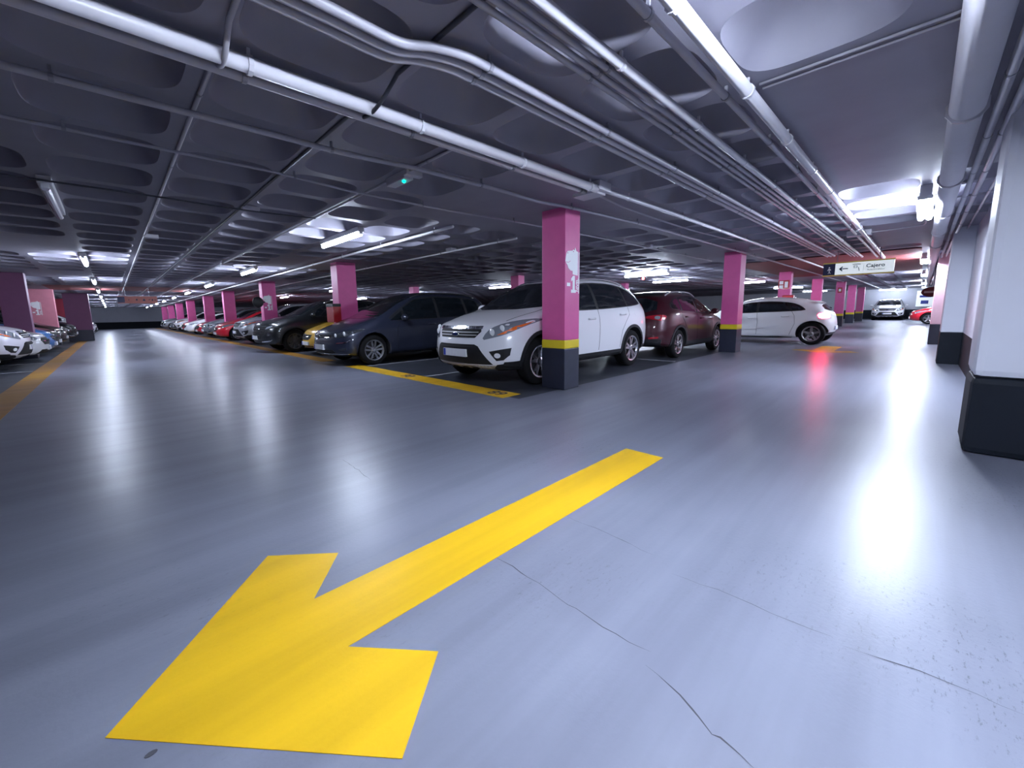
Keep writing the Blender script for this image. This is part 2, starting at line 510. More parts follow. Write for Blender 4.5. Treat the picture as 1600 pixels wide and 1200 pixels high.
def suv_kuga():
    sp = dict(L=4.44, W=1.84, H=1.66, zb=.24, wx=(.90, 3.59), r=.345, rim='y', arch=.05, pf=.34, pr=.17, blf=.95, blr=1.15)
    sp['st'] = [
     (0.00, .24, .78, .88, .91, .72, .87, .84, .70), (0.28, .22, .85, .96, 1.00, .80, .91, .87, .73),
     (0.62, .21, .91, 1.02, 1.07, .85, .92, .88, .75), (1.02, .21, .95, 1.07, 1.125, .87, .92, .885, .75),
     (1.22, .21, .97, 1.16, 1.20, .87, .92, .885, .745), (1.60, .21, .99, 1.39, 1.43, .87, .92, .885, .69),
     (1.95, .21, 1.0, 1.54, 1.59, .87, .92, .885, .65), (2.45, .21, 1.03, 1.60, 1.66, .87, .92, .885, .645),
     (3.05, .21, 1.07, 1.605, 1.665, .87, .92, .885, .64), (3.60, .22, 1.11, 1.57, 1.63, .87, .92, .88, .62),
     (4.05, .24, 1.13, 1.52, 1.58, .85, .905, .86, .60), (4.44, .26, 1.10, 1.47, 1.53, .78, .86, .81, .57)]
    sp['fp'] = [(.2, .14), (.3, .05), (.45, 0), (.6, .015), (.72, .04), (.84, .09), (.92, .17), (1.0, .26)]
    sp['rp'] = [(.2, .10), (.4, .02), (.6, 0), (.85, .03), (1.0, .08), (1.2, .20), (1.4, .33), (1.53, .42)]
    sp['mirror'] = (1.48, 1.08)
    sp['handles'] = ((2.18, .93), (3.18, .99))
    sp['rail'] = (1.95, 3.75, .60)
    sp['rail_mat'] = M['alloy']
    sp['badge'] = (.765, .085, .034, M['chrome'], M['badge_blue'])
    sp['bulbs'] = ((.615, .79, .052), (.72, .845, .048))
    sp['fplate'] = .50; sp['rplate'] = .78
    sp['decals'] = [
     ('window_trim', 's', True, [(1.27, 1.06), (1.60, 1.30), (1.98, 1.49), (2.4, 1.545), (3.1, 1.545), (3.55, 1.49), (3.86, 1.36), (3.98, 1.22), (3.93, 1.17), (3.4, 1.125), (2.3, 1.075)], BP, .003, 1),
     ('side_window', 's', True, [(1.52, 1.09), (1.66, 1.29), (2.0, 1.465), (2.34, 1.515), (2.36, 1.095)], GL, .007),
     ('side_window', 's', True, [(2.44, 1.10), (2.42, 1.52), (3.05, 1.52), (3.32, 1.49), (3.36, 1.14)], GL, .007),
     ('quarter_window', 's', True, [(3.42, 1.145), (3.39, 1.48), (3.6, 1.435), (3.82, 1.33), (3.92, 1.215), (3.86, 1.185)], GL, .007),
     ('windscreen', 'f', False, [(-.70, 1.135), (-.40, 1.105), (.40, 1.105), (.70, 1.135), (.585, 1.515), (.3, 1.55), (-.3, 1.55), (-.585, 1.515)], GL, .004),
     ('rear_window', 'r', False, [(-.60, 1.13), (.60, 1.13), (.50, 1.46), (-.50, 1.46)], GL, .004, 1),
     ('upper_grille', 'f', False, [(-.38, .715), (.38, .715), (.46, .80), (.45, .835), (-.45, .835), (-.46, .80)], DV, .004),
     ('grille_bar', 'f', False, rect(-.47, .835, .47, .875), CH, .014),
     ('grille_slat', 'f', False, rect(-.42, .785, .42, .797), M['silver_plastic'], .012),
     ('grille_slat', 'f', False, rect(-.40, .745, .40, .757), M['silver_plastic'], .012),
     ('lower_intake', 'f', False, [(-.62, .345), (.62, .345), (.44, .60), (.38, .625), (-.38, .625), (-.44, .60)], DV, .005),
     ('intake_bar', 'f', False, rect(-.42, .575, .42, .592), CL, .016),
     ('skid_plate', 'f', False, [(-.55, .25), (.55, .25), (.66, .335), (-.66, .335)], M['silver_plastic'], .008),
     ('skid_slot', 'f', True, rect(.06, .275, .17, .305), DV, .014), ('skid_slot', 'f', True, rect(.25, .275, .36, .305), DV, .014),
     ('fog_recess', 'f', True, [(.60, .53), (.845, .58), (.83, .48), (.76, .41), (.68, .40)], DV, .005),
     ('fog_lamp', 'f', True, [(.70 + .035 * math.cos(i * PI / 6), .475 + .035 * math.sin(i * PI / 6)) for i in range(12)], M['lamp_bulb'], .012),
     ('headlight', 'f', True, [(.49, .68), (.54, .80), (.64, .885), (.76, .945), (.88, .975), (.885, .91), (.85, .815), (.77, .755), (.63, .715)], M['lamp_glass'], .006, 1),
     ('indicator', 'f', True, [(.68, .755), (.76, .80), (.82, .865), (.87, .93), (.868, .885), (.835, .815), (.76, .768)], M['amber'], .010, 0, 'orange indicator'),
     ('wheel_arch_trim', 's', True, arc_band(.90, .355, .395, .445, -6, 186), CL, .012),
     ('wheel_arch_trim', 's', True, arc_band(3.59, .355, .395, .445, -6, 186), CL, .012),
     ('sill_trim', 's', True, [(1.32, .24), (3.17, .24), (3.17, .37), (1.32, .37)], CL, .010),
     ('bumper_trim', 's', True, [(.27, .245), (.50, .245), (.50, .40), (.27, .385)], CL, .010),
     ('bumper_corner_trim', 'f', True, [(.58, .262), (.84, .27), (.87, .385), (.68, .352)], CL, .022),
     ('bumper_trim', 's', True, [(3.99, .27), (4.3, .27), (4.32, .40), (4.0, .40)], CL, .008),
     ('rear_bumper_trim', 'r', False, [(-.78, .28), (.78, .28), (.80, .46), (-.80, .46)], CL, .008),
     ('tail_light', 'r', True, [(.62, .90), (.80, .92), (.80, 1.18), (.70, 1.20)], M['red_lamp'], .008, 1),
     ('door_seam', 's', True, seam((2.40, 1.08), (2.42, .8), (2.40, .40)), DV, .002),
     ('door_seam', 's', True, seam((1.36, 1.02), (1.36, .8), (1.38, .40)), DV, .002),
     ('door_seam', 's', True, seam((3.40, 1.12), (3.42, .98), (3.30, .86), (3.17, .70), (3.12, .5), (3.10, .40)), DV, .002),
     ('bonnet_seam', 't', True, seam((.42, .66), (.8, .72), (1.15, .76)), DV, .002),
     ('fuel_flap', 's', True, rect(3.62, .96, 3.78, 1.06), P['white'], .004, 1),
    ]
    return sp

def mpv_touran():
    sp = dict(L=4.53, W=1.83, H=1.65, zb=.20, wx=(.87, 3.66), r=.33, rim='double', arch=.045, pf=.34, pr=.14, blf=.95, blr=.9)
    sp['st'] = [
     (0.00, .20, .66, .74, .77, .72, .87, .84, .68), (0.28, .18, .73, .84, .88, .80, .905, .87, .71),
     (0.62, .17, .80, .93, .97, .85, .915, .88, .74), (0.98, .17, .86, 1.00, 1.045, .87, .915, .885, .75),
     (1.18, .17, .89, 1.08, 1.13, .87, .915, .885, .75), (1.60, .17, .92, 1.34, 1.39, .87, .915, .885, .70),
     (2.02, .17, .94, 1.52, 1.575, .87, .915, .885, .66), (2.55, .17, .96, 1.58, 1.64, .87, .915, .885, .65),
     (3.2, .17, .99, 1.58, 1.645, .87, .915, .885, .645), (3.8, .18, 1.01, 1.55, 1.61, .87, .915, .88, .635),
     (4.2, .20, 1.02, 1.51, 1.57, .85, .90, .86, .62), (4.53, .24, 1.00, 1.46, 1.52, .78, .86, .82, .60)]
    sp['fp'] = [(.18, .10), (.26, .03), (.4, 0), (.55, .01), (.66, .05), (.74, .12), (.84, .24)]
    sp['rp'] = [(.2, .08), (.4, .01), (.6, 0), (.9, .03), (1.1, .08), (1.3, .17), (1.52, .28)]
    sp['mirror'] = (1.62, .98)
    sp['handles'] = ((2.42, .86), (3.35, .89))
    sp['rail'] = (2.0, 4.0, .61)
    sp['rail_mat'] = M['black_plastic']
    sp['badge'] = (.645, .062, .062, M['chrome'], M['black_plastic'])
    sp['bulbs'] = ((.57, .672, .045), (.735, .705, .055))
    sp['fplate'] = .42; sp['rplate'] = .85
    sp['decals'] = [
     ('window_trim', 's', True, [(1.16, .945), (1.6, 1.24), (2.02, 1.46), (2.5, 1.525), (3.3, 1.525), (4.0, 1.46), (4.18, 1.10), (4.1, 1.045), (2.5, .985)], BP, .003, 1),
     ('quarter_window', 's', True, [(1.30, .965), (1.62, 1.17), (1.62, .975)], GL, .007),
     ('side_window', 's', True, [(1.68, .98), (1.68, 1.245), (2.04, 1.435), (2.56, 1.49), (2.58, 1.0)], GL, .007),
     ('side_window', 's', True, [(2.66, 1.005), (2.64, 1.495), (3.3, 1.495), (3.45, 1.48), (3.5, 1.03)], GL, .007),
     ('quarter_window', 's', True, [(3.58, 1.035), (3.54, 1.475), (3.94, 1.43), (4.08, 1.10), (4.02, 1.06)], GL, .007),
     ('windscreen', 'f', False, [(-.72, 1.06), (-.4, 1.02), (.4, 1.02), (.72, 1.06), (.60, 1.50), (.3, 1.535), (-.3, 1.535), (-.60, 1.50)], GL, .004),
     ('rear_window', 'r', False, [(-.62, 1.06), (.62, 1.06), (.54, 1.45), (-.54, 1.45)], GL, .004, 1),
     ('upper_grille', 'f', False, [(-.46, .615), (.46, .615), (.48, .69), (-.48, .69)], DV, .004),
     ('grille_bar', 'f', False, rect(-.47, .672, .47, .684), CH, .012),
     ('grille_bar', 'f', False, rect(-.46, .625, .46, .637), CH, .012),
     ('lower_intake', 'f', False, [(-.60, .26), (.60, .26), (.50, .37), (-.50, .37)], DV, .005),
     ('bumper_strip', 'f', False, [(-.80, .275), (.80, .275), (.80, .287), (-.80, .287)], CH, .010),
     ('fog_lamp', 'f', True, [(.66, .34), (.80, .37), (.80, .41), (.66, .39)], M['lamp_dark'], .008),
     ('bumper_chrome', 'f', True, [(.62, .50), (.80, .515), (.86, .575), (.835, .575), (.79, .535), (.62, .52)], CH, .010),
     ('headlight', 'f', True, [(.50, .62), (.49, .69), (.60, .72), (.76, .765), (.87, .81), (.875, .75), (.83, .67), (.72, .625)], M['lamp_dark'], .006, 1),
     ('tail_light', 'r', True, [(.55, .86), (.82, .88), (.82, 1.03), (.60, 1.05)], M['red_lamp'], .008, 1),
     ('sill_trim', 's', True, [(1.28, .19), (3.26, .19), (3.26, .26), (1.28, .26)], CL, .010),
     ('door_seam', 's', True, seam((2.62, .99), (2.64, .7), (2.62, .30)), DV, .002),
     ('door_seam', 's', True, seam((1.56, .94), (1.46, .8), (1.44, .55), (1.46, .30)), DV, .002),
     ('door_seam', 's', True, seam((3.55, 1.02), (3.55, .88), (3.42, .8), (3.27, .65), (3.22, .5), (3.18, .30)), DV, .002),
     ('bonnet_seam', 't', True, seam((.42, .60), (.8, .72), (1.1, .76)), DV, .002),
    ]
    return sp

def suv_rav():
    sp = dict(L=4.57, W=1.845, H=1.67, zb=.23, wx=(.93, 3.59), r=.35, rim='y', arch=.05, pf=.34, pr=.26, blf=.95, blr=1.1)
    sp['st'] = [
     (0.00, .23, .76, .86, .89, .72, .87, .84, .68), (0.28, .21, .83, .94, .97, .80, .91, .87, .72),
     (0.62, .20, .90, 1.00, 1.04, .85, .92, .88, .74), (1.05, .20, .96, 1.06, 1.10, .87, .92, .885, .75),
     (1.25, .20, .98, 1.14, 1.18, .87, .92, .885, .745), (1.65, .20, 1.0, 1.37, 1.42, .87, .92, .885, .69),
     (2.05, .20, 1.02, 1.53, 1.58, .87, .92, .885, .65), (2.55, .20, 1.05, 1.59, 1.655, .87, .92, .885, .64),
     (3.1, .20, 1.09, 1.59, 1.655, .87, .92, .885, .635), (3.7, .22, 1.14, 1.56, 1.62, .87, .92, .88, .62),
     (4.15, .25, 1.13, 1.52, 1.58, .85, .905, .86, .59), (4.57, .30, 1.08, 1.48, 1.54, .76, .85, .80, .56)]
    sp['fp'] = [(.2, .12), (.3, .04), (.45, 0), (.6, .01), (.75, .05), (.88, .14), (1.0, .26)]
    sp['rp'] = [(.25, .12), (.4, .03), (.58, 0), (.72, .02), (.95, .06), (1.1, .13), (1.3, .30), (1.54, .48)]
    sp['mirror'] = (1.55, 1.08)
    sp['handles'] = ((2.25, .95), (3.22, 1.0))
    sp['rail'] = (2.0, 3.8, .59)
    sp['badge'] = (.80, .06, .045, M['chrome'], M['chrome'])
    sp['fplate'] = .50; sp['rplate'] = .86
    sp['decals'] = [
     ('window_trim', 's', True, [(1.30, 1.07), (1.65, 1.29), (2.05, 1.475), (2.5, 1.53), (3.1, 1.53), (3.6, 1.47), (3.9, 1.34), (3.97, 1.24), (3.9, 1.19), (2.4, 1.09)], BP, .003, 1),
     ('side_window', 's', True, [(1.60, 1.10), (1.70, 1.28), (2.06, 1.45), (2.42, 1.50), (2.44, 1.11)], GL, .007),
     ('side_window', 's', True, [(2.52, 1.115), (2.50, 1.505), (3.1, 1.505), (3.36, 1.475), (3.42, 1.16)], GL, .007),
     ('quarter_window', 's', True, [(3.5, 1.175), (3.44, 1.465), (3.62, 1.42), (3.84, 1.32), (3.90, 1.235), (3.85, 1.20)], GL, .007),
     ('windscreen', 'f', False, [(-.70, 1.12), (.70, 1.12), (.58, 1.51), (.3, 1.54), (-.3, 1.54), (-.58, 1.51)], GL, .004),
     ('rear_window', 'r', False, [(-.66, 1.10), (.66, 1.10), (.56, 1.47), (-.56, 1.47)], GL, .004, 1),
     ('rear_spoiler', 'r', False, [(-.58, 1.50), (.58, 1.50), (.54, 1.56), (-.54, 1.56)], CL, .05),
     ('upper_grille', 'f', False, [(-.50, .74), (.50, .74), (.50, .80), (-.50, .80)], DV, .004),
     ('lower_intake', 'f', False, [(-.56, .34), (.56, .34), (.60, .60), (-.60, .60)], DV, .005),
     ('headlight', 'f', True, [(.50, .74), (.52, .83), (.70, .90), (.87, .95), (.87, .88), (.72, .78)], M['lamp_glass'], .006, 1),
     ('wheel_arch_trim', 's', True, arc_band(.93, .36, .40, .46, -6, 186), CL, .012),
     ('wheel_arch_trim', 's', True, arc_band(3.59, .36, .40, .46, -6, 186), CL, .012),
     ('sill_trim', 's', True, [(1.36, .23), (3.16, .23), (3.16, .40), (1.36, .40)], CL, .010),
     ('rear_bumper_trim', 'r', False, [(-.74, .30), (.74, .30), (.80, .50), (-.80, .50)], CL, .010),
     ('tailgate_chrome', 'r', False, [(-.40, .935), (.40, .935), (.40, .965), (-.40, .965)], CH, .014),
     ('tail_light', 'r', True, [(.44, .99), (.62, .96), (.82, .92), (.84, 1.06), (.70, 1.07), (.46, 1.04)], M['red_lamp'], .010, 1),
     ('tail_lamp_lens', 'r', True, [(.64, .975), (.74, .955), (.75, 1.03), (.65, 1.045)], M['lamp_glass'], .018, 1, 'clear lens'),
     ('reflector', 'r', True, [(.55, .50), (.74, .52), (.74, .56), (.55, .54)], M['red_lamp'], .014),
     ('door_seam', 's', True, seam((2.48, 1.10), (2.50, .8), (2.48, .42)), DV, .002),
     ('door_seam', 's', True, seam((1.42, 1.03), (1.40, .8), (1.42, .42)), DV, .002),
     ('door_seam', 's', True, seam((3.46, 1.15), (3.46, 1.0), (3.32, .88), (3.16, .7), (3.12, .42)), DV, .002),
     ('tailgate_seam', 'r', False, seam((-.70, 1.10), (-.66, .85), (-.62, .62), (0, .60), (.62, .62), (.66, .85), (.70, 1.10)), DV, .002),
    ]
    return sp

def suv_tucson():
    sp = suv_kuga()
    sp.update(L=4.50, W=1.865, H=1.65, rim='double', wx=(.90, 3.58))
    sp['fp'] = [(.2, .10), (.3, .03), (.45, 0), (.62, .01), (.75, .05), (.85, .12), (.95, .22)]
    sp['badge'] = (.79, .07, .035, M['chrome'], M['black_plastic'])
    sp['bulbs'] = ()
    sp['fplate'] = .47
    keep = ('window_trim', 'side_window', 'quarter_window', 'windscreen', 'rear_window', 'wheel_arch_trim', 'sill_trim', 'tail_light', 'door_seam', 'bonnet_seam')
    sp['decals'] = [d for d in sp['decals'] if d[0] in keep] + [
     ('grille', 'f', False, [(-.40, .43), (.40, .43), (.58, .58), (.66, .80), (.50, .84), (-.50, .84), (-.66, .80), (-.58, .58)], DV, .005)] + [
     ('grille_slat', 'f', False, rect(-(.42 + .05 * k), .53 + .065 * k, .42 + .05 * k, .545 + .065 * k), M['lamp_dark'], .014) for k in range(5)] + [
     ('daytime_lamp', 'f', True, [(.60, .70), (.74, .76), (.80, .82), (.66, .80)], M['lamp_glass'], .010, 1),
     ('headlight', 'f', True, [(.68, .50), (.80, .54), (.80, .64), (.70, .62)], M['lamp_dark'], .008, 1),
     ('bumper_strip', 'f', True, [(.45, .33), (.74, .35), (.80, .40), (.74, .385), (.45, .36)], CH, .012),
     ('lower_intake', 'f', False, [(-.50, .28), (.50, .28), (.56, .39), (-.56, .39)], DV, .005)]
    return sp

def hatch_aclass():
    sp = dict(L=4.29, W=1.78, H=1.43, zb=.17, wx=(.88, 3.83), r=.32, rim='five', arch=.05, pf=.36, pr=.22, blf=.95, blr=1.0)
    sp['st'] = [
     (0.00, .18, .62, .70, .73, .70, .85, .82, .66), (0.28, .16, .68, .78, .82, .78, .88, .85, .69),
     (0.65, .15, .75, .86, .90, .84, .89, .86, .72), (1.08, .15, .82, .93, .97, .85, .89, .86, .73),
     (1.30, .15, .85, 1.00, 1.05, .85, .89, .86, .73), (1.70, .15, .88, 1.21, 1.26, .85, .89, .86, .67),
     (2.10, .15, .90, 1.34, 1.39, .85, .89, .86, .62), (2.6, .15, .92, 1.37, 1.43, .85, .89, .86, .61),
     (3.1, .16, .945, 1.35, 1.41, .85, .89, .86, .60), (3.6, .18, .965, 1.29, 1.35, .85, .89, .86, .57),
     (3.98, .20, .97, 1.23, 1.29, .83, .875, .84, .55), (4.29, .24, .95, 1.17, 1.23, .74, .83, .79, .53)]
    sp['fp'] = [(.15, .10), (.25, .02), (.4, 0), (.52, .01), (.64, .06), (.74, .15), (.84, .26)]
    sp['rp'] = [(.2, .12), (.35, .03), (.55, 0), (.75, .03), (.9, .09), (1.05, .22), (1.23, .40)]
    sp['mirror'] = (1.62, .93)
    sp['handles'] = ((2.30, .79), (3.18, .83))
    sp['badge'] = (.55, .07, .07, M['chrome'], M['black_plastic'])
    sp['bulbs'] = ((.66, .63, .035),)
    sp['fplate'] = .36; sp['rplate'] = .48
    sp['decals'] = [
     ('window_trim', 's', True, [(1.30, .90), (1.72, 1.12), (2.1, 1.265), (2.6, 1.30), (3.1, 1.275), (3.42, 1.20), (3.62, 1.07), (3.66, 1.0), (3.2, .975), (2.2, .945)], BP, .003, 1),
     ('side_window', 's', True, [(1.60, .945), (1.74, 1.10), (2.12, 1.24), (2.38, 1.27), (2.40, .97)], GL, .007),
     ('side_window', 's', True, [(2.47, .975), (2.46, 1.27), (2.8, 1.275), (3.15, 1.245), (3.26, 1.0)], GL, .007),
     ('quarter_window', 's', True, [(3.33, 1.01), (3.24, 1.225), (3.42, 1.165), (3.57, 1.06), (3.57, 1.02)], GL, .007),
     ('windscreen', 'f', False, [(-.68, .985), (.68, .985), (.56, 1.30), (.3, 1.34), (-.3, 1.34), (-.56, 1.30)], GL, .004),
     ('rear_window', 'r', False, [(-.56, .98), (.56, .98), (.46, 1.18), (-.46, 1.18)], GL, .004, 1),
     ('rear_spoiler', 'r', False, [(-.52, 1.19), (.52, 1.19), (.48, 1.25), (-.48, 1.25)], P['white'], .05),
     ('upper_grille', 'f', False, [(-.40, .46), (.40, .46), (.48, .58), (.40, .65), (-.40, .65), (-.48, .58)], DV, .005),
     ('grille_bar', 'f', False, rect(-.42, .54, .42, .565), CH, .014),
     ('lower_intake', 'f', False, [(-.62, .22), (.62, .22), (.50, .33), (-.50, .33)], DV, .005),
     ('headlight', 'f', True, [(.54, .58), (.56, .66), (.72, .72), (.84, .76), (.85, .68), (.76, .60)], M['lamp_glass'], .006, 1),
     ('tail_light', 'r', True, [(.52, .80), (.70, .78), (.83, .76), (.83, .90), (.72, .93), (.54, .90)], M['red_lamp'], .008, 1),
     ('sill_trim', 's', True, [(1.32, .17), (3.38, .17), (3.38, .22), (1.32, .22)], CL, .010),
     ('rear_bumper_trim', 'r', False, [(-.62, .24), (.62, .24), (.66, .36), (-.66, .36)], CL, .008),
     ('door_seam', 's', True, seam((2.43, .96), (2.46, .65), (2.44, .28)), DV, .002),
     ('door_seam', 's', True, seam((1.46, .90), (1.42, .7), (1.42, .28)), DV, .002),
     ('door_seam', 's', True, seam((3.32, .99), (3.40, .85), (3.42, .62), (3.36, .45), (3.30, .28)), DV, .002),
     ('body_crease', 's', True, seam((1.4, .42), (2.3, .44), (3.05, .56), w=.012), P['white'], .012),
    ]
    return sp

def hatch_opel():
    sp = hatch_aclass()
    sp.update(L=4.02, W=1.75, H=1.48, wx=(.80, 3.33), r=.31)
    k = 4.02 / 4.29
    sp['st'] = [(s[0] * k, s[1], s[2] * 1.06, s[3] * 1.06, s[4] * 1.06, s[5], s[6], s[7], s[8]) for s in sp['st']]
    sp['badge'] = (.60, .06, .06, M['chrome'], M['black_plastic'])
    sp['fplate'] = .36
    def sx(d):
        d = list(d)
        if d[1] == 's': d[3] = [(x * k, z * 1.035) for x, z in d[3]]
        elif d[0] == 'rear_window' or d[0] == 'windscreen' or d[0] == 'rear_spoiler': d[3] = [(x, z * 1.035) for x, z in d[3]]
        return tuple(d)
    drop = ('upper_grille', 'grille_bar', 'lower_intake', 'headlight', 'body_crease')
    sp['decals'] = [sx(d) for d in sp['decals'] if d[0] not in drop] + [
     ('upper_grille', 'f', False, [(-.36, .62), (.36, .62), (.33, .52), (.22, .46), (-.22, .46), (-.33, .52)], DV, .005),
     ('grille_bar', 'f', False, rect(-.30, .555, .30, .57), CH, .014),
     ('lower_intake', 'f', False, [(-.46, .20), (.46, .20), (.42, .29), (-.42, .29)], DV, .005),
     ('headlight', 'f', True, [(.54, .62), (.56, .70), (.72, .76), (.83, .80), (.83, .70), (.74, .62)], M['lamp_glass'], .006, 1),
     ('roof_panel', 't', False, [(1.75, -.50), (1.75, .50), (2.2, .56), (3.2, .52), (3.5, .48), (3.5, -.48), (3.2, -.52), (2.2, -.56)], M['black_plastic'], .004)]
    sp['mirror'] = (1.52, .97)
    sp['handles'] = ((2.15, .82), (2.98, .86))
    return sp
# ------------------------------------------------------------------ place: sizes in metres, x to the right-hand aisle's end, y to the left-hand aisle's end
CZ = 2.60                      # underside of the slab
XR0, XP = 1.43, .8875          # waffle ribs in x
YR0, YP = .96, .87             # waffle ribs in y
COLY = [3.73 + 7.57 * k for k in range(9)]
X_MIN, X_MAX, Y_MIN, Y_MAX = -8., 51., -.57, 68.
RECESS_X, RECESS_Y = 30., -7.

def noise_chain(nt, scale, detail=5, vec=None, rough=.55, stretch=None):
    tc = nt.nodes.new('ShaderNodeTexCoord')
    mp = nt.nodes.new('ShaderNodeMapping')
    if stretch: mp.inputs['Scale'].default_value = stretch
    n = nt.nodes.new('ShaderNodeTexNoise')
    n.inputs['Scale'].default_value = scale; n.inputs['Detail'].default_value = detail; n.inputs['Roughness'].default_value = rough
    nt.links.new(tc.outputs['Object'], mp.inputs['Vector']); nt.links.new(mp.outputs['Vector'], n.inputs['Vector'])
    return n

def ramp(nt, src, stops):
    r = nt.nodes.new('ShaderNodeValToRGB')
    els = r.color_ramp.elements
    while len(els) < len(stops): els.new(.5)
    for e, (p, c) in zip(els, stops):
        e.position = p; e.color = (*c, 1) if len(c) == 3 else c
    nt.links.new(src, r.inputs['Fac'])
    return r

def floor_mat(name, c0, c1, r0, r1, spec, scuff=(.045, .047, .055), scuffs=.75, coat=0.):
    m, nt, b = node_mat(name)
    big = noise_chain(nt, .55, 6)
    base = ramp(nt, big.outputs['Fac'], [(.3, c0), (.7, c1)])
    fine = noise_chain(nt, 26., 8, rough=.75, stretch=(1, 2.6, 1))
    fr = ramp(nt, fine.outputs['Fac'], [(.56, (0, 0, 0)), (.64, (1, 1, 1))])
    patchy = noise_chain(nt, .8, 3)
    pr = ramp(nt, patchy.outputs['Fac'], [(.5, (0, 0, 0)), (.68, (1, 1, 1))])
    mul = nt.nodes.new('ShaderNodeMath'); mul.operation = 'MULTIPLY'
    nt.links.new(fr.outputs['Color'], mul.inputs[0]); nt.links.new(pr.outputs['Color'], mul.inputs[1])
    ml2 = nt.nodes.new('ShaderNodeMath'); ml2.operation = 'MULTIPLY'; ml2.inputs[1].default_value = scuffs
    nt.links.new(mul.outputs[0], ml2.inputs[0])
    mx = nt.nodes.new('ShaderNodeMix'); mx.data_type = 'RGBA'
    nt.links.new(ml2.outputs[0], mx.inputs['Factor']); nt.links.new(base.outputs['Color'], mx.inputs['A'])
    mx.inputs['B'].default_value = (*scuff, 1)
    st = noise_chain(nt, 2.6, 4, stretch=(.10, 1.6, 1))
    sr = ramp(nt, st.outputs['Fac'], [(.35, (.84, .84, .85)), (.62, (1.06, 1.06, 1.06))])
    m2 = nt.nodes.new('ShaderNodeMix'); m2.data_type = 'RGBA'; m2.blend_type = 'MULTIPLY'; m2.inputs['Factor'].default_value = 1.
    nt.links.new(mx.outputs['Result'], m2.inputs['A']); nt.links.new(sr.outputs['Color'], m2.inputs['B'])
    nt.links.new(m2.outputs['Result'], b.inputs['Base Color'])
    rr = ramp(nt, big.outputs['Fac'], [(.3, (r0,) * 3), (.7, (r1,) * 3)])
    nt.links.new(rr.outputs['Color'], b.inputs['Roughness'])
    b.inputs['Specular IOR Level'].default_value = spec
    b.inputs['Coat Weight'].default_value = coat; b.inputs['Coat Roughness'].default_value = .12
    grain = noise_chain(nt, 55., 3)
    bp = nt.nodes.new('ShaderNodeBump'); bp.inputs['Strength'].default_value = .06; bp.inputs['Distance'].default_value = .01
    nt.links.new(grain.outputs['Fac'], bp.inputs['Height']); nt.links.new(bp.outputs['Normal'], b.inputs['Normal'])
    return m

FLOOR_LANE = floor_mat('grey lane paint', (.145, .153, .192), (.20, .21, .262), .285, .36, .52)
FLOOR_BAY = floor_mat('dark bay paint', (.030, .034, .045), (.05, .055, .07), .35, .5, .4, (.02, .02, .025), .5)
CEIL = mat('painted concrete ceiling', (.25, .242, .295), .55, noise=.14, nscale=3., bump=.08)
CEIL_RED = mat('red tint ceiling sheet', (.20, .035, .032), .6, noise=.2, nscale=4.)
WALL = mat('white painted wall', (.66, .67, .74), .55, noise=.06, nscale=2.5)
WALL_BLACK = mat('black painted wall base', (.005, .008, .014), .7, noise=.2, nscale=6., spec=.25)
WALL_GREY = mat('grey painted wall', (.48, .50, .58), .6, noise=.08, nscale=2.)
WALL_END = mat('pale grey painted end wall', (.40, .41, .46), .6, noise=.08, nscale=2.)
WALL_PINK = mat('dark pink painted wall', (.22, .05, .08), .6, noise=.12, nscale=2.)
PINK = mat('pink painted column', (.63, .10, .30), .45, noise=.10, nscale=7., bump=.05)
ROSE = mat('rose painted column', (.60, .22, .29), .5, noise=.10, nscale=7.)
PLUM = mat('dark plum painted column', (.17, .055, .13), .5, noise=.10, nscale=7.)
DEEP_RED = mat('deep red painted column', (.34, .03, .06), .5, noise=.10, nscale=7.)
PALE_PINK = mat('pale pink painted column', (.70, .50, .55), .5, noise=.08, nscale=7.)
COL_YEL = mat('yellow painted band', (.72, .55, .02), .4, noise=.08, nscale=9.)
COL_BLK = mat('dark navy painted base', (.020, .024, .042), .4, noise=.25, nscale=9.)
ROAD_YEL = floor_mat('yellow road paint', (.60, .35, .009), (.68, .41, .013), .30, .42, .45, (.42, .28, .02), .5)
ROAD_ORG = floor_mat('orange yellow road paint', (.62, .33, .015), (.72, .46, .02), .3, .45, .45, (.2, .12, .03), .7)
ROAD_DULL = floor_mat('worn orange road paint', (.30, .13, .02), (.42, .22, .02), .35, .5, .4, (.06, .05, .05), .9)
LINE_WHITE = mat('white line paint', (.42, .44, .48), .5, noise=.3, nscale=6.)
PIPE = mat('grey plastic conduit', (.42, .41, .46), .33, noise=.08, nscale=6.)
PIPE_WHITE = mat('white painted steel pipe', (.66, .65, .70), .28, noise=.06, nscale=6.)
PIPE_DARK = mat('dark cable conduit', (.035, .037, .05), .45)
CLAMP = mat('pipe clamp', (.30, .30, .34), .4, metal=.3)
BOXM = mat('pale plastic box', (.58, .57, .62), .4)
HOUSING = mat('lamp housing', (.62, .62, .66), .35)
TUBE_ON = mat('lit fluorescent tube', (.9, .92, 1), .3, emit=(.72, .81, 1.), estr=170.)
TUBE_BOOST = mat('boosted twin fluorescent tube', (.9, .92, 1), .3, emit=(.72, .81, 1.), estr=285.)
TUBE_OFF = mat('unlit fluorescent cover', (.42, .42, .47), .25, coat=.6)
RED_GEAR = mat('red fire cabinet', (.36, .008, .014), .35, coat=.3)
NAVY = mat('navy sign panel', (.008, .012, .07), .4)
SIGN_WHITE = mat('glowing white sign face', (.85, .90, .90), .35, emit=(.85, .95, 1.), estr=.55)  # white face with a slight emission of its own
SIGN_YEL = mat('yellow sign trim', (.85, .66, .12), .4)
SIGN_REDLIT = mat('red-lit sign face', (.45, .16, .13), .5)  # reddish light on the sign is put into its base colour
INK = mat('dark sign lettering', (.015, .02, .06), .5)
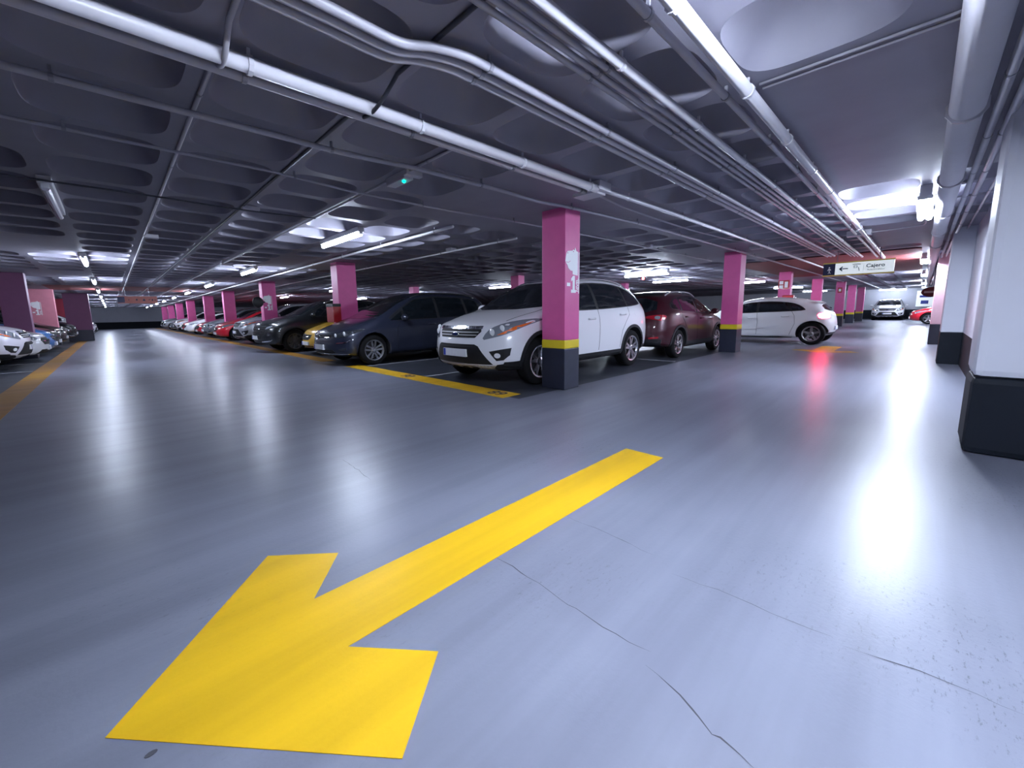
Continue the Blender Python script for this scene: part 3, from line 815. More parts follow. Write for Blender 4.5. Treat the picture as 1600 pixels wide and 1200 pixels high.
GREEN_LED = mat('green indicator', (.0, .6, .4), .3, emit=(.0, 1., .62), estr=14.)
RED_LED = mat('red indicator', (.8, .02, .02), .3, emit=(1., .05, .05), estr=60.)
CRACK = mat('floor crack', (.05, .05, .06), .9)

# ------------------------------------------------------------------ floor
def quads(name, rects, z, m, kind='structure', thick=None):
    bm = bmesh.new()
    for (x0, y0, x1, y1) in rects:
        bm.faces.new([bm.verts.new(p) for p in ((x0, y0, z), (x1, y0, z), (x1, y1, z), (x0, y1, z))])
    return bm

bm = bmesh.new()
lane = [(-1.15, Y_MIN, 3.85, Y_MAX), (3.85, Y_MIN, RECESS_X, 3.62), (13.5, 3.62, 18.4, Y_MAX), (RECESS_X, -.2, X_MAX, 3.62), (X_MIN, Y_MIN, -1.15, 6.0), (X_MIN, -3.2, 5.2, Y_MIN)]
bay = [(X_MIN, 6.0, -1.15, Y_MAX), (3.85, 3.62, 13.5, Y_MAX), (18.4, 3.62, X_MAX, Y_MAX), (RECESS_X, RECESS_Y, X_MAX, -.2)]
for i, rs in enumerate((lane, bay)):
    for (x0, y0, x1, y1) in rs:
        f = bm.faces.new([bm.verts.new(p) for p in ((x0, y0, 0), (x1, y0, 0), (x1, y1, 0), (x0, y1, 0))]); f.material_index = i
box(bm, (X_MIN, RECESS_Y, -.25), (X_MAX, Y_MAX, -.02))
me = bpy.data.meshes.new('floor'); bm.to_mesh(me); bm.free()
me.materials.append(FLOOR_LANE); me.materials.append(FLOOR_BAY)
for p in me.polygons: p.flip() if p.normal.z < 0 and abs(p.center.z) < .001 else None
floor = tag(link('floor', me), kind='structure')

def crack(pts, w):
    """jagged hairline: a flat ribbon that widens and narrows"""
    rnd = random.Random(int(pts[0][0] * 100))
    q = []
    for a, b in zip(pts, pts[1:]):
        n = max(2, int(math.dist(a, b) / .05))
        for k in range(n):
            t = k / n
            q.append((lerp(a[0], b[0], t) + rnd.uniform(-.006, .006), lerp(a[1], b[1], t) + rnd.uniform(-.006, .006)))
    q.append(pts[-1])
    bm = bmesh.new(); L, R = [], []
    for i, p in enumerate(q):
        a, b = q[max(i - 1, 0)], q[min(i + 1, len(q) - 1)]
        d = Vector((b[0] - a[0], b[1] - a[1])).normalized()
        e = min(1, i / 3, (len(q) - 1 - i) / 3)
        ww = w * (.25 + .9 * rnd.random()) * (.15 + .85 * e)
        L.append(bm.verts.new((p[0] - d.y * ww, p[1] + d.x * ww, .0012))); R.append(bm.verts.new((p[0] + d.y * ww, p[1] - d.x * ww, .0012)))
    for i in range(len(q) - 1): bm.faces.new((L[i], R[i], R[i + 1], L[i + 1]))
    bm_obj('crack', bm, CRACK, floor)
crack([(1.193, 1.325), (1.202, 1.184), (1.198, 1.028), (1.188, 0.901), (1.19, 0.825), (1.19, 0.698), (1.19, 0.609), (1.205, 0.53)], 0.0028)
crack([(1.146, 0.524), (1.124, 0.434), (1.1, 0.359), (1.066, 0.296), (1.065, 0.24), (1.05, 0.186)], 0.0028)
crack([(1.748, 1.284), (1.753, 1.041), (1.74, 0.776)], 0.0018)
crack([(1.668, 0.655), (1.691, 0.481), (1.697, 0.356), (1.704, 0.224), (1.717, 0.116)], 0.0018)
crack([(1.695, 0.088), (1.699, 0.039), (1.738, -0.101), (1.744, -0.213), (1.746, -0.306)], 0.0018)
crack([(1.228, 3.112), (1.217, 2.798), (1.197, 2.553)], 0.002)

def painted(name, pts, z, m, label, cat, group=None, h=.002):
    bm = bmesh.new(); prism(bm, pts, lambda u, v, w: (u, v, z + w), h)
    return tag(bm_obj(name, bm, m), label, cat, group)

ar = painted('floor_arrow', [(-.14, 1.455), (.425, 2.08), (.68, 1.86), (.475, 1.61), (3.02, 1.61), (3.02, 1.295), (.475, 1.28), (.69, 1.04), (.425, .83)], .0, ROAD_YEL,
             'large yellow painted arrow pointing left across the near floor', 'floor arrow')
bm = bmesh.new(); prism(bm, [(-.05 + .014 * math.cos(i * PI / 5), 1.31 + .008 * math.sin(i * PI / 5)) for i in range(10)], lambda u, v, w: (u, v, .0022 + w), .0006)
tag(bm_obj('stain', bm, CRACK, ar), 'dark spot near the tip')
painted('floor_arrow', [(13.0, 1.72), (13.5, 2.4), (13.75, 2.2), (13.62, 1.95), (15.2, 1.95), (15.2, 1.5), (13.62, 1.5), (13.75, 1.2), (13.5, 1.0)], .0, ROAD_YEL,
        'distant yellow floor arrow behind the white hatchback in the right aisle', 'floor arrow')
yl = painted('bay_line', rect(3.74, 3.82, 4.10, 8.95), .0, ROAD_ORG, 'wide yellow line with numbers in front of the white car and the empty bay', 'painted line')
painted('bay_line', rect(3.74, 10.3, 4.10, 64.), .0, ROAD_DULL, 'worn orange line along the front of the right-hand row, left of the people carrier', 'painted line')
def digits(txt, x, y, par):
    me = text_mesh(txt, .30, 'bay_number', .001, .004)
    o = link('bay_number', me, par, INK, (x, y, .003)); o.rotation_euler = (0, 0, -PI / 2)
    return o
digits('89', 3.92, 4.12, yl); digits('90', 3.92, 6.55, yl)
painted('bay_line', rect(-1.42, 7.0, -1.08, 31.7), .0, ROAD_DULL, 'worn orange line along the front of the left-hand parking row', 'painted line')
for yy in (6.21, 8.55, 13.6):
    painted('bay_divider', rect(4.12, yy, 8.9, yy + .07), .0, LINE_WHITE, {6.21: 'thin white bay line left of the white car beside the pillar', 8.55: 'thin white bay line beside the dark blue people carrier', 13.6: 'thin white bay line between the yellow car and the black car'}[yy], 'painted line')
for i, yy in enumerate((14.0, 16.45)):
    painted('bay_divider', rect(-6.2, yy, -1.45, yy + .07), .0, LINE_WHITE, ('thin white bay line in front of the nearest left-hand cars', 'thin white bay line between the two pale cars on the left')[i], 'painted line')
painted('bay_divider', rect(8.98, 3.7, 9.05, 5.9), .0, LINE_WHITE, 'thin white line behind the white car and the maroon car', 'painted line')

# ------------------------------------------------------------------ waffle ceiling
def capital(i, j):
    """solid slab round the column heads"""
    x = XR0 + (i + .5) * XP; y = YR0 + (j + .5) * YP
    ii = i % 8
    if y < -.79 and x < 29: return True
    if y < -.79: return False
    if j in (-1, -2): return 2 <= ii <= 5 or x > 29.5 and ii in (1, 6)
    if not (2 <= ii <= 5): return False
    for cy in COLY:
        if -1.05 < y - cy < 1.6: return True
    return False

def build_ceiling():
    V, F, SM = [], [], []
    def add(vs): n = len(V); V.extend(vs); return n
    i0, i1 = int((X_MIN - XR0) / XP) - 1, int((X_MAX - XR0) / XP) + 1
    j0, j1 = int((RECESS_Y - YR0) / YP) - 1, int((Y_MAX - YR0) / YP) + 1
    for i in range(i0, i1 + 1):
        for j in range(j0, j1 + 1):
            x0, y0 = XR0 + i * XP, YR0 + j * YP
            cx, cy = x0 + XP / 2, y0 + YP / 2
            if cy < Y_MIN - .9 and 5.6 < cx < RECESS_X - 1: continue
            if cy < -3.6 and cx < 6: continue
            if capital(i, j):
                n = add([(x0, y0, CZ), (x0 + XP, y0, CZ), (x0 + XP, y0 + YP, CZ), (x0, y0 + YP, CZ)])
                F.append((n, n + 3, n + 2, n + 1)); SM.append(False); continue
            d = math.hypot(cx, cy)
            seg = 40 if d < 7 else 24 if d < 16 else 12
            prof = [(1.0, .0), (.985, .012), (.95, .036), (.90, .070), (.84, .112), (.76, .155), (.66, .195), (.55, .228), (.42, .252), (.28, .266), (.12, .272)] if d < 16 else [(1., 0), (.92, .06), (.78, .15), (.5, .235)]
            hx, hy = (XP - .135) / 2, (YP - .125) / 2
            def sup(t, s, dz):
                c, sn = math.cos(t), math.sin(t); e = 2 / 3.6
                return (cx + hx * s * math.copysign(abs(c) ** e, c), cy + hy * s * math.copysign(abs(sn) ** e, sn), CZ + dz)
            # flat rim: square ring to rounded rim
            sq = []
            for k in range(seg):
                t = 2 * PI * k / seg + PI / 4
                c, sn = math.cos(t), math.sin(t); q = max(abs(c), abs(sn))
                sq.append((cx + XP / 2 * c / q, cy + YP / 2 * sn / q, CZ))
            a = add(sq); b = add([sup(2 * PI * k / seg + PI / 4, 1, 0) for k in range(seg)])
            for k in range(seg):
                k2 = (k + 1) % seg
                F.append((a + k, b + k, b + k2, a + k2)); SM.append(False)
            prev = None
            for s, dz in prof:
                r = add([sup(2 * PI * k / seg + PI / 4, s, dz) for k in range(seg)])
                if prev is not None:
                    for k in range(seg):
                        k2 = (k + 1) % seg
                        F.append((prev + k, r + k, r + k2, prev + k2)); SM.append(True)
                prev = r
            t = add([(cx, cy, CZ + prof[-1][1] + .004)])
            for k in range(seg):
                F.append((prev + k, t, prev + (k + 1) % seg)); SM.append(True)
    # solid slab above
    n = add([(X_MIN - 1, RECESS_Y - 1, CZ + .32), (X_MAX + 1, RECESS_Y - 1, CZ + .32), (X_MAX + 1, Y_MAX + 1, CZ + .32), (X_MIN - 1, Y_MAX + 1, CZ + .32),
             (X_MIN - 1, RECESS_Y - 1, CZ + .5), (X_MAX + 1, RECESS_Y - 1, CZ + .5), (X_MAX + 1, Y_MAX + 1, CZ + .5), (X_MIN - 1, Y_MAX + 1, CZ + .5)])
    for f in ((0, 3, 2, 1), (4, 5, 6, 7), (0, 1, 5, 4), (1, 2, 6, 5), (2, 3, 7, 6), (3, 0, 4, 7)):
        F.append(tuple(n + q for q in f)); SM.append(False)
    me = bpy.data.meshes.new('ceiling')
    me.from_pydata(V, [], F)
    me.polygons.foreach_set('use_smooth', SM)
    me.materials.append(CEIL)
    me.update()
    return me
tag(link('ceiling', build_ceiling()), kind='structure')
def slab(name, lo, hi, m, kind='structure'):
    return tag(box_obj(name, lo, hi, m), kind=kind)

def wall(name, lo, hi, m, h=.62, base=WALL_BLACK):
    """wall with a dark painted foot"""
    bm = bmesh.new()
    box(bm, lo, (hi[0], hi[1], h)); n = len(bm.faces)
    box(bm, (lo[0], lo[1], h), hi)
    bm.faces.ensure_lookup_table()
    for f in bm.faces[:n]: f.material_index = 1
    me = bpy.data.meshes.new(name); bmesh.ops.recalc_face_normals(bm, faces=bm.faces[:]); bm.to_mesh(me); bm.free()
    me.materials.append(m); me.materials.append(base)
    return tag(link(name, me), kind='structure')
WT = CZ + .33
wall('wall_back', (X_MIN, -3.4, 0), (5.4, -3.2, WT), WALL_GREY)
wall('wall_right', (5.3, Y_MIN - .2, 0), (RECESS_X, Y_MIN, WT), WALL)
wall('wall_recess', (RECESS_X - .2, RECESS_Y, 0), (RECESS_X, Y_MIN - .2, WT), WALL)
wall('wall_recess_back', (RECESS_X - .2, RECESS_Y - .2, 0), (X_MAX, RECESS_Y, WT), WALL)
wall('wall_end', (X_MAX - 1, RECESS_Y, 0), (X_MAX - .8, Y_MAX, WT), WALL_END, .8)
wall('wall_far', (X_MIN, Y_MAX, 0), (X_MAX - .8, Y_MAX + .2, WT), WALL_GREY, .82)
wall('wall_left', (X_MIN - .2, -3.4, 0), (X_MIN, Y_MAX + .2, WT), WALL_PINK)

# ------------------------------------------------------------------ columns
def column(name, x0, x1, y0, y1, body=PINK, band=True, base_h=.61, base=COL_BLK, h=CZ - .003, bev=.012):
    r = empty(name, loc=((x0 + x1) / 2, (y0 + y1) / 2, 0))
    a, b = (x1 - x0) / 2, (y1 - y0) / 2
    z = base_h
    def slice_(n, z0, z1, m, g=0.):
        o = box_obj(n, (-a - g, -b - g, z0), (a + g, b + g, z1), m, r, bev)
        return o
    slice_('base', 0, z, base, .003)
    if band:
        slice_('yellow_band', z, z + .125, COL_YEL, .003); z += .125
    slice_('shaft', z, h, body)
    return r

def animal_sign(par, x0, y, sc=1.):
    """white wayfinding decal on the face towards the camera: animal head, level number and the word beside it"""
    def q(px, py): return (x0 + (px - 262) * .000926 * sc, 2.0 - (380 + py / 12 - 395) * .00938)
    def flat(n, poly, m, h=.003, y_=y, p=par):
        bm = bmesh.new(); prism(bm, [q(*t) for t in poly], lambda u, v, w: (u, y_ - w, v), h)
        return bm_obj(n, bm, m, p)
    head = flat('animal_decal', [(270, 370), (280, 290), (297, 215), (330, 182), (400, 172), (455, 165), (465, 145), (495, 150), (508, 160), (512, 112), (525, 106), (545, 155), (560, 168), (596, 172),
                         (592, 605), (460, 592), (455, 530), (420, 528), (385, 515), (345, 480), (320, 430), (290, 400)], M['white_paint'])
    flat('decal_detail', [(316, 213), (332, 211), (334, 226), (318, 228)], PINK, .002, y - .003, head)
    flat('decal_detail', [(468, 172), (482, 170), (484, 186), (470, 188)], PINK, .002, y - .003, head)
    flat('decal_detail', [(272, 374), (350, 378), (392, 350), (396, 356), (352, 385), (274, 381)], PINK, .002, y - .003, head)
    num = flat('level_number', [(420, 925), (420, 868), (460, 868), (460, 690), (425, 720), (420, 672), (470, 615), (517, 615), (517, 868), (545, 868), (545, 925)], M['white_paint'])
    flat('minus_sign', rect(315, 745, 398, 808), M['white_paint'], p=num)
    flat('decal_stripe', rect(614, 180, 632, 935), M['white_paint'])
    me = text_mesh('NIVEL', .072, 'level_word', .003, .002)
    o = link('level_word', me, par, M['white_paint'])
    px, pz = q(582, 785)
    o.rotation_euler = (PI / 2, -PI / 2, 0); o.location = (px, y - .002, pz)

def add_column(cx, cy, label, w=.36, d=.42, sign=False, group='pink square columns', **kw):
    r = column('column', cx - w / 2, cx + w / 2, cy - d / 2, cy + d / 2, **kw)
    tag(r, label, 'column', group)
    if sign: animal_sign(r, -w / 2, -d / 2 - .0005)
    return r

p1 = add_column(4.905, 3.74, 'pink column with a white animal head and -1 in front of the white car', sign=True)
add_column(12.0, 3.49, 'pink column between the maroon car and the white hatchback', d=.40, w=.42)
rrow = {1: 'plain pink column with a red cabinet behind the yellow car', 2: 'pink column with a white animal head and -1 behind the black car',
        3: 'plain pink column behind the red car, first beyond the numbered one', 4: 'pink column second beyond the numbered one in the right-hand car row',
        5: 'pink column third beyond the numbered one in the right-hand car row'}
for k in range(1, 9):
    add_column(4.87, [0, 11.3, 18.95, 26.75, 33.2, 41.6, 49.2, 56.8, 64.4][k], rrow.get(k, 'one of the farthest pink columns at the end of the right-hand car row'), w=.54 if k != 2 else .52, sign=(k == 2))
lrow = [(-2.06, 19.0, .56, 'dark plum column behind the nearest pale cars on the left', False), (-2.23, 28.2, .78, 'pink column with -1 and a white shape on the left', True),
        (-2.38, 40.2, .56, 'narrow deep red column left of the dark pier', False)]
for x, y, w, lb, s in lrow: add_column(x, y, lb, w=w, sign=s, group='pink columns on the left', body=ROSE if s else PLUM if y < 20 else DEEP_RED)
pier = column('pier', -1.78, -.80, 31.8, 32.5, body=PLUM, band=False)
tag(pier, 'wide dark plum pier with a black foot at the end of the left car row', 'pier')
mid = [(20.4, 4.0, 'red-lit pink column with fire signs behind the white hatchback'), (27.0, 3.9, 'pink column between the white hatchback and the end wall, first after the fire signs'),
       (31.2, 3.4, 'pink column with a small sign, second after the fire signs'), (37.2, 3.45, 'pink column third after the fire signs'), (42.5, 3.4, 'pink column nearest the far wall, left of the white car facing the camera')]
mids = [add_column(x, y, lb, group='pink columns along the right aisle') for x, y, lb in mid]
back = [(12.0, 11.3), (12.0, 18.95), (20.4, 11.3), (20.4, 18.95)]
for (x, y), lb in zip(back, ('pink column showing above the dark car roofs, behind the people carrier', 'farther pink column showing above the dark car roofs', 'pink column across the back lane', 'farther pink column across the back lane')):
    add_column(x, y, lb, group='pink columns in the back rows')
# white columns of the right-hand wall
wc = 'white wall columns on the right'
tag(column('wall_column', 4.74, 5.30, -3.2, -.31, WALL, False, .60, WALL_BLACK, bev=.05), 'nearest white wall column with a tall black foot, at the right edge', 'column', wc)
tag(column('wall_column', 11.76, 12.3, Y_MIN, -.28, WALL, False, .62, WALL_BLACK), 'second white wall column with a black foot', 'column', wc)
tag(column('wall_column', 17.4, 17.95, Y_MIN, -.19, PALE_PINK, False, .59, COL_BLK), 'pale pink wall column, third along the right wall', 'column', wc)
def panel(name, x0, y0, x1, y1):  # thin red sheet added under the ceiling for a reddish tint
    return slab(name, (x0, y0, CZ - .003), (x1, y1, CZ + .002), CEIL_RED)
panel('tint_sheet_1', -1.9, 24.6, 3.2, 28.4)
panel('tint_sheet_2', 15.2, .15, 24.2, 4.6)

# ------------------------------------------------------------------ pipes under the slab
def pipe(label, pts, r, m, clamp=1.3, cm=CLAMP, group=None, name='ceiling_pipe', cat='pipe', n=10):
    n = 24 if r > .03 else n
    bm = bmesh.new(); tube(bm, pts, r, n)
    o = tag(bm_obj(name, bm, m, smooth=True), label, cat, group)
    # clamps
    acc, nxt = 0., .5
    for a, b in zip(pts, pts[1:]):
        a, b = Vector(a), Vector(b); l = (b - a).length
        while clamp and nxt < acc + l:
            p = a.lerp(b, (nxt - acc) / l)
            if p.length < 14:
                d = (b - a).normalized() * .012
                cb = bmesh.new(); tube(cb, [p - d, p + d], r * 1.22, 10)
                box(cb, (p.x - .008, p.y - .008, p.z), (p.x + .008, p.y + .008, CZ - .002))
                bm_obj('clamp', cb, cm, o)
            nxt += clamp
        acc += l
    return o
def ZP(r): return CZ - r - .045
def ZY(r): return CZ - r - .004
def straightx(y, x0, x1, r): return [(x0, y, ZP(r)), (x1, y, ZP(r))]
def wob(pts, r, ZP=ZP):
    """smooth a hand-measured run"""
    q = [Vector((p[0], p[1], p[2] if len(p) > 2 else ZP(r))) for p in pts]
    out = []
    for i in range(len(q) - 1):
        p0, p1, p2, p3 = q[max(i - 1, 0)], q[i], q[i + 1], q[min(i + 2, len(q) - 1)]
        nn = 6
        for k in range(nn):
            t = k / nn
            m1 = (p2 - p0) * .5 if (p2 - p0).length < 3 * (p2 - p1).length else (p2 - p1)
            m2 = (p3 - p1) * .5 if (p3 - p1).length < 3 * (p2 - p1).length else (p2 - p1)
            h = (2 * t ** 3 - 3 * t ** 2 + 1) * p1 + (t ** 3 - 2 * t ** 2 + t) * m1 + (-2 * t ** 3 + 3 * t ** 2) * p2 + (t ** 3 - t ** 2) * m2
            out.append(h)
    out.append(q[-1])
    return out
G3 = 'bundle of three grey conduits'
pipe('thick white pipe crossing the ceiling to the junction box', straightx(2.655, -7.5, 4.12, .042), .042, PIPE_WHITE, 1.1, PIPE_WHITE)
pipe('thinner grey pipe running beside the thick white pipe', [(-7.5, 2.785, 2.505), (4.1, 2.785, 2.505)], .027, PIPE, 1.1)
pipe('white conduit running on from the junction box into the right aisle', wob([(4.34, 2.66), (6, 2.62), (9.3, 2.60), (14, 2.58), (30, 2.5), (44, 2.5)], .026), .026, PIPE_WHITE, 1.6, PIPE_WHITE)
pipe('thin sagging cable beside the junction box', wob([(4.1, 2.80), (5.2, 2.93), (7.5, 2.96), (9.6, 2.82), (10.2, 2.66)], .012), .012, PIPE, 0)
for k, (dy, lb) in enumerate(((0., 'rightmost of the three bundled grey conduits'), (.075, 'middle one of the three bundled grey conduits'), (.15, 'leftmost of the three bundled grey conduits'))):
    y = 1.82 + dy
    pipe(lb, wob([(-5, y + .15), (.9, y + .15), (1.22, y + .15), (1.38, y + .08, CZ - .06), (1.55, y + .01), (1.75, y), (5, y), (14.6, y - .02)], .024), .024, PIPE, 1.25, CLAMP, G3)
pipe('bright white conduit leading the bundle of four', straightx(1.30, -4, 15.5, .027), .027, PIPE_WHITE, 1.15, PIPE_WHITE)
for k, lb in enumerate(('second of the four bundled conduits', 'third of the four bundled conduits', 'fourth of the four bundled conduits, farthest from the white one')):
    pipe(lb, straightx(1.385 + .06 * k, -4, 15.4 - .1 * k, .016), .016, PIPE, 1.15)
pipe('thick white pipe nearest the solid slab on the right', straightx(.895, -4, 16.2, .036), .036, PIPE_WHITE, 1.1, PIPE_WHITE)
pipe('thinner grey pipe left of the thick white pipe by the solid slab', straightx(1.02, -4, 16.0, .022), .022, PIPE, 1.1)
pipe('fat white drain pipe along the right wall', [(-5, -.09, 2.455), (44, -.06, 2.455)], .085, PIPE_WHITE, 2.2, PIPE)
pipe('first grey conduit right of the fat drain pipe', [(-3, -.235, 2.50), (40, -.24, 2.50)], .024, PIPE, 1.3)
pipe('second grey conduit right of the fat drain pipe', [(-3, -.315, 2.50), (17.3, -.315, 2.50)], .024, PIPE, 1.3)
pipe('thin conduit nearest the right wall', [(-3, -.44, 2.54), (11.7, -.44, 2.54)], .014, PIPE, 1.5)
pipe('grey conduit bending round the head of the numbered column', wob([(-7, 3.57), (-.3, 3.57), (1.1, 3.55), (1.6, 3.54, CZ - .07), (2.2, 3.47), (3.5, 3.44), (4.1, 3.46), (4.5, 3.42, CZ - .06), (5.0, 3.36), (6.3, 3.27), (9, 3.24), (13.6, 3.22), (30, 3.2)], .022), .022, PIPE, 1.6)
pipe('thin grey conduit one rib beyond the bending conduit', wob([(-7, 4.44), (.5, 4.46), (1.3, 4.46), (1.6, 4.50, CZ - .06), (2.1, 4.58), (3.5, 4.58), (4.3, 4.5), (5.5, 4.44), (9, 4.4), (13, 4.4)], .013), .013, PIPE, 1.6)
pipe('thin dark cable two ribs beyond the bending conduit', wob([(-6, 6.14), (.5, 6.2), (1.4, 6.26), (2.3, 6.16)], .010), .010, PIPE_DARK, 0)
pipe('dark cable along a rib towards the left aisle, passing the white pipe', wob([(1.41, -.5), (1.41, 2.3), (1.41, 2.5, CZ - .09), (1.41, 2.66, CZ - .115), (1.41, 2.82, CZ - .09), (1.41, 3.0), (1.41, 12.), (1.40, 30)], .013, ZY), .013, PIPE_DARK, 0)
pipe('grey conduit along a rib leading to the box with the green light', wob([(2.34, 2.85), (2.34, 5), (2.34, 13), (2.33, 40)], .014, ZY), .014, PIPE, 1.7)
pipe('grey conduit along the leftmost rib of the left aisle', wob([(.575, 1.2), (.575, 2.45), (.575, 2.66, CZ - .12), (.575, 2.9), (.575, 10), (.575, 30)], .014, ZY), .014, PIPE, 1.7)
pipe('white pipe along the fronts of the right-hand car row', wob([(4.13, 5.3), (4.15, 12), (4.15, 60)], .026), .026, PIPE_WHITE, 1.9)
pipe('grey pipe over the car row behind the numbered column', wob([(5.72, 5.4), (5.72, 30)], .02), .02, PIPE_WHITE, 1.9)
for k, (x, y0, lb) in enumerate(((2.15, .8, 'first'), (2.21, .8, 'second'), (3.22, .86, 'third'), (3.29, .86, 'fourth'))):
    pipe('%s of the thin cables crossing the slab towards the right wall' % lb, [(x, y0, CZ - .012), (x, -.5, CZ - .012)], .008, PIPE, 0, name='ceiling_cable', cat='cable')
for x0, lb in ((7.6, 'thin conduit feeding the nearest visible tube lamp on the right'),):
    pipe(lb, wob([(10.69, .90), (10.66, .5), (10.5, .12), (9.3, .12)], .011), .011, PIPE, 0)

# ------------------------------------------------------------------ small ceiling gear
def gear(name, lo, hi, m, label, cat, bev=.008):
    return tag(box_obj(name, lo, hi, m, None, bev), label, cat)
jb = empty('ceiling_junction_box', 'pale junction box joining the white pipes above the numbered column', 'junction box', (4.23, 2.72, CZ))
box_obj('box_body', (-.12, -.12, -.10), (.12, .05, 0), BOXM, jb, .008)
box_obj('box_lid', (-.13, -.06, -.125), (.10, .24, -.085), BOXM, jb, .006)
gear('ceiling_junction_box', (1.40, 6.20, CZ - .05), (1.60, 6.32, CZ), BOXM, 'small pale box on the dark cable rib, nearest of the rib boxes', 'junction box')
gear('ceiling_junction_box', (.56, 9.3, CZ - .06), (.76, 9.45, CZ), BOXM, 'small pale box on the leftmost rib', 'junction box')
gear('ceiling_junction_box', (2.28, 12.9, CZ - .06), (2.55, 13.1, CZ), BOXM, 'small pale box on the green light rib', 'junction box')
gear('ceiling_junction_box', (10.62, .80, CZ - .1), (10.8, 1.16, CZ), BOXM, 'white box on the thick pipe near the right tube lamps', 'junction box')
gear('ceiling_junction_box', (5.62, 7.3, CZ - .06), (5.78, 7.5, CZ), BOXM, 'small pale box on the pipe over the people carrier', 'junction box')
gear('ceiling_junction_box', (11.2, 2.75, CZ - .06), (11.45, 2.98, CZ), BOXM, 'pale box in front of the head of the second column', 'junction box')
gear('ceiling_junction_box', (8.9, 4.3, CZ - .06), (9.02, 4.48, CZ), BOXM, 'small pale box on the ceiling over the white car tail', 'junction box')
tray = gear('ceiling_bracket', (2.55, -.54, 2.40), (3.05, -.19, 2.56), PIPE, 'grey bracket holding the conduits at the top right corner', 'bracket')
eb = empty('ceiling_indicator', 'grey ceiling box with a green light above the left aisle', 'indicator', (2.36, 3.93, CZ))
box_obj('box_body', (-.055, -.20, -.085), (.055, .17, 0), BOXM, eb, .012)
box_obj('end_cap', (-.06, -.26, -.06), (.13, -.19, -.005), BOXM, eb, .008)
bm = bmesh.new(); bmesh.ops.create_uvsphere(bm, u_segments=14, v_segments=8, radius=.016, matrix=Matrix.Translation((-.01, -.12, -.088)))
tag(bm_obj('green_lamp', bm, GREEN_LED, eb, True), 'glowing green light')
rb = empty('ceiling_indicator', 'small hanging red light above the maroon car', 'indicator', (16.2, 8.1, CZ))
box_obj('box_body', (-.04, -.04, -.11), (.04, .04, 0), BOXM, rb, .01)
bm = bmesh.new(); bmesh.ops.create_uvsphere(bm, u_segments=14, v_segments=8, radius=.05, matrix=Matrix.Translation((0, 0, -.15)))
tag(bm_obj('red_lamp', bm, RED_LED, rb, True), 'glowing red light')

# ------------------------------------------------------------------ tube lamps
def make_lamp(on=True, L=1.68):
    r = empty('ceiling_lamp')
    box_obj('housing', (-L / 2, -.055, .045), (L / 2, .055, .125 if on != 2 else .175), HOUSING, r, .008)
    for dy in ((-.042, .042) if on == 2 else (0.,)):  # second tube added to double the light these fittings give
        bm = bmesh.new(); tube(bm, [(-L / 2 + .03, dy, .015), (L / 2 - .03, dy, .015)], .036 if on != 2 else .034, 10)
        bm_obj('tube', bm, TUBE_BOOST if on == 2 else TUBE_ON if on else TUBE_OFF, r, False)
    for s in (-1, 1):
        box_obj('end_cap', (min(s * (L / 2 - .035), s * L / 2), -.07 if on == 2 else -.03, .005), (max(s * (L / 2 - .035), s * L / 2), .07 if on == 2 else .03, .05), HOUSING, r, .006)
    return r
LZ = CZ - .125
on0, off0, tw0 = make_lamp(1), make_lamp(0), make_lamp(2)
used = set()
def lamp(x, y, alongy, label, group, twin=False):
    src = tw0 if twin else on0
    o = copy_tree(src) if src in used else src
    used.add(src)
    o.location = (x, y, LZ - (.05 if twin else 0)); o.rotation_euler = (0, 0, PI / 2 if alongy else 0)
    tag(o, label, 'lamp', group)
far_n = ('nearest', 'second', 'third', 'fourth', 'fifth')
for k, y in enumerate((7.36, 14.1, 20.9, 27.5, 34., 41, 48, 55, 62)):
    lamp(3.16, y, True, '%s lit tube lamp along the right side of the left aisle' % far_n[k] if k < 5 else 'one of the farthest lit tube lamps right of the left aisle', 'tube lamps right of the left aisle')
off0.location = (-.34, 7.05, LZ); off0.rotation_euler = (0, 0, PI / 2)
tag(off0, 'unlit tube lamp hanging in the dark upper left', 'lamp')
for k, y in enumerate((13.5, 20.5, 27.2, 33.6, 40, 46.5, 53, 60)):
    lamp(-.30, y, True, '%s lit tube lamp along the left side of the left aisle' % far_n[k] if k < 5 else 'one of the farthest lit tube lamps left of the left aisle', 'tube lamps left of the left aisle')
for k, x in enumerate((1.5, 8.2, 17.6, 25.8, 35., 43.)):
    lamp(x, .10, False, ('lit tube lamp just out of view over the near right floor', 'nearest lit tube lamp in view along the right wall', 'second lit tube lamp in view along the right wall', 'third lit tube lamp in view along the right wall', 'fourth lit tube lamp in view along the right wall', 'fifth lit tube lamp in view along the right wall')[k], 'tube lamps along the right wall', True)
lamp(48.5, 1.9, True, 'lit tube lamp on the end wall over the white car facing the camera', 'tube lamps of the back lane')
bl = [(14.6, 7.2), (15.2, 15.6), (15.2, 23.6), (15.2, 32.), (19.5, 8.4), (24.5, 6.5), (34., 6.5), (44., 6.5), (24.5, 14.), (9., 22.), (9., 31.)]
bt = ['lit tube lamp behind the red light over the maroon car', 'lit tube lamp seen above the roof of the white car', 'lit tube lamp seen above the roof of the people carrier', 'lit tube lamp far down the back lane',
      'lit tube lamp right of the red light, above the maroon car', 'lit tube lamp behind the column with the fire signs', 'lit tube lamp behind the columns of the right aisle', 'lit tube lamp by the end wall behind the columns',
      'lit tube lamp deep behind the back lane', 'lit tube lamp over the far side of the car rows', 'farther lit tube lamp over the far side of the car rows']
for (x, y), lb in zip(bl, bt): lamp(x, y, True, lb, 'tube lamps of the back lane', y < 7.9 and x < 15)

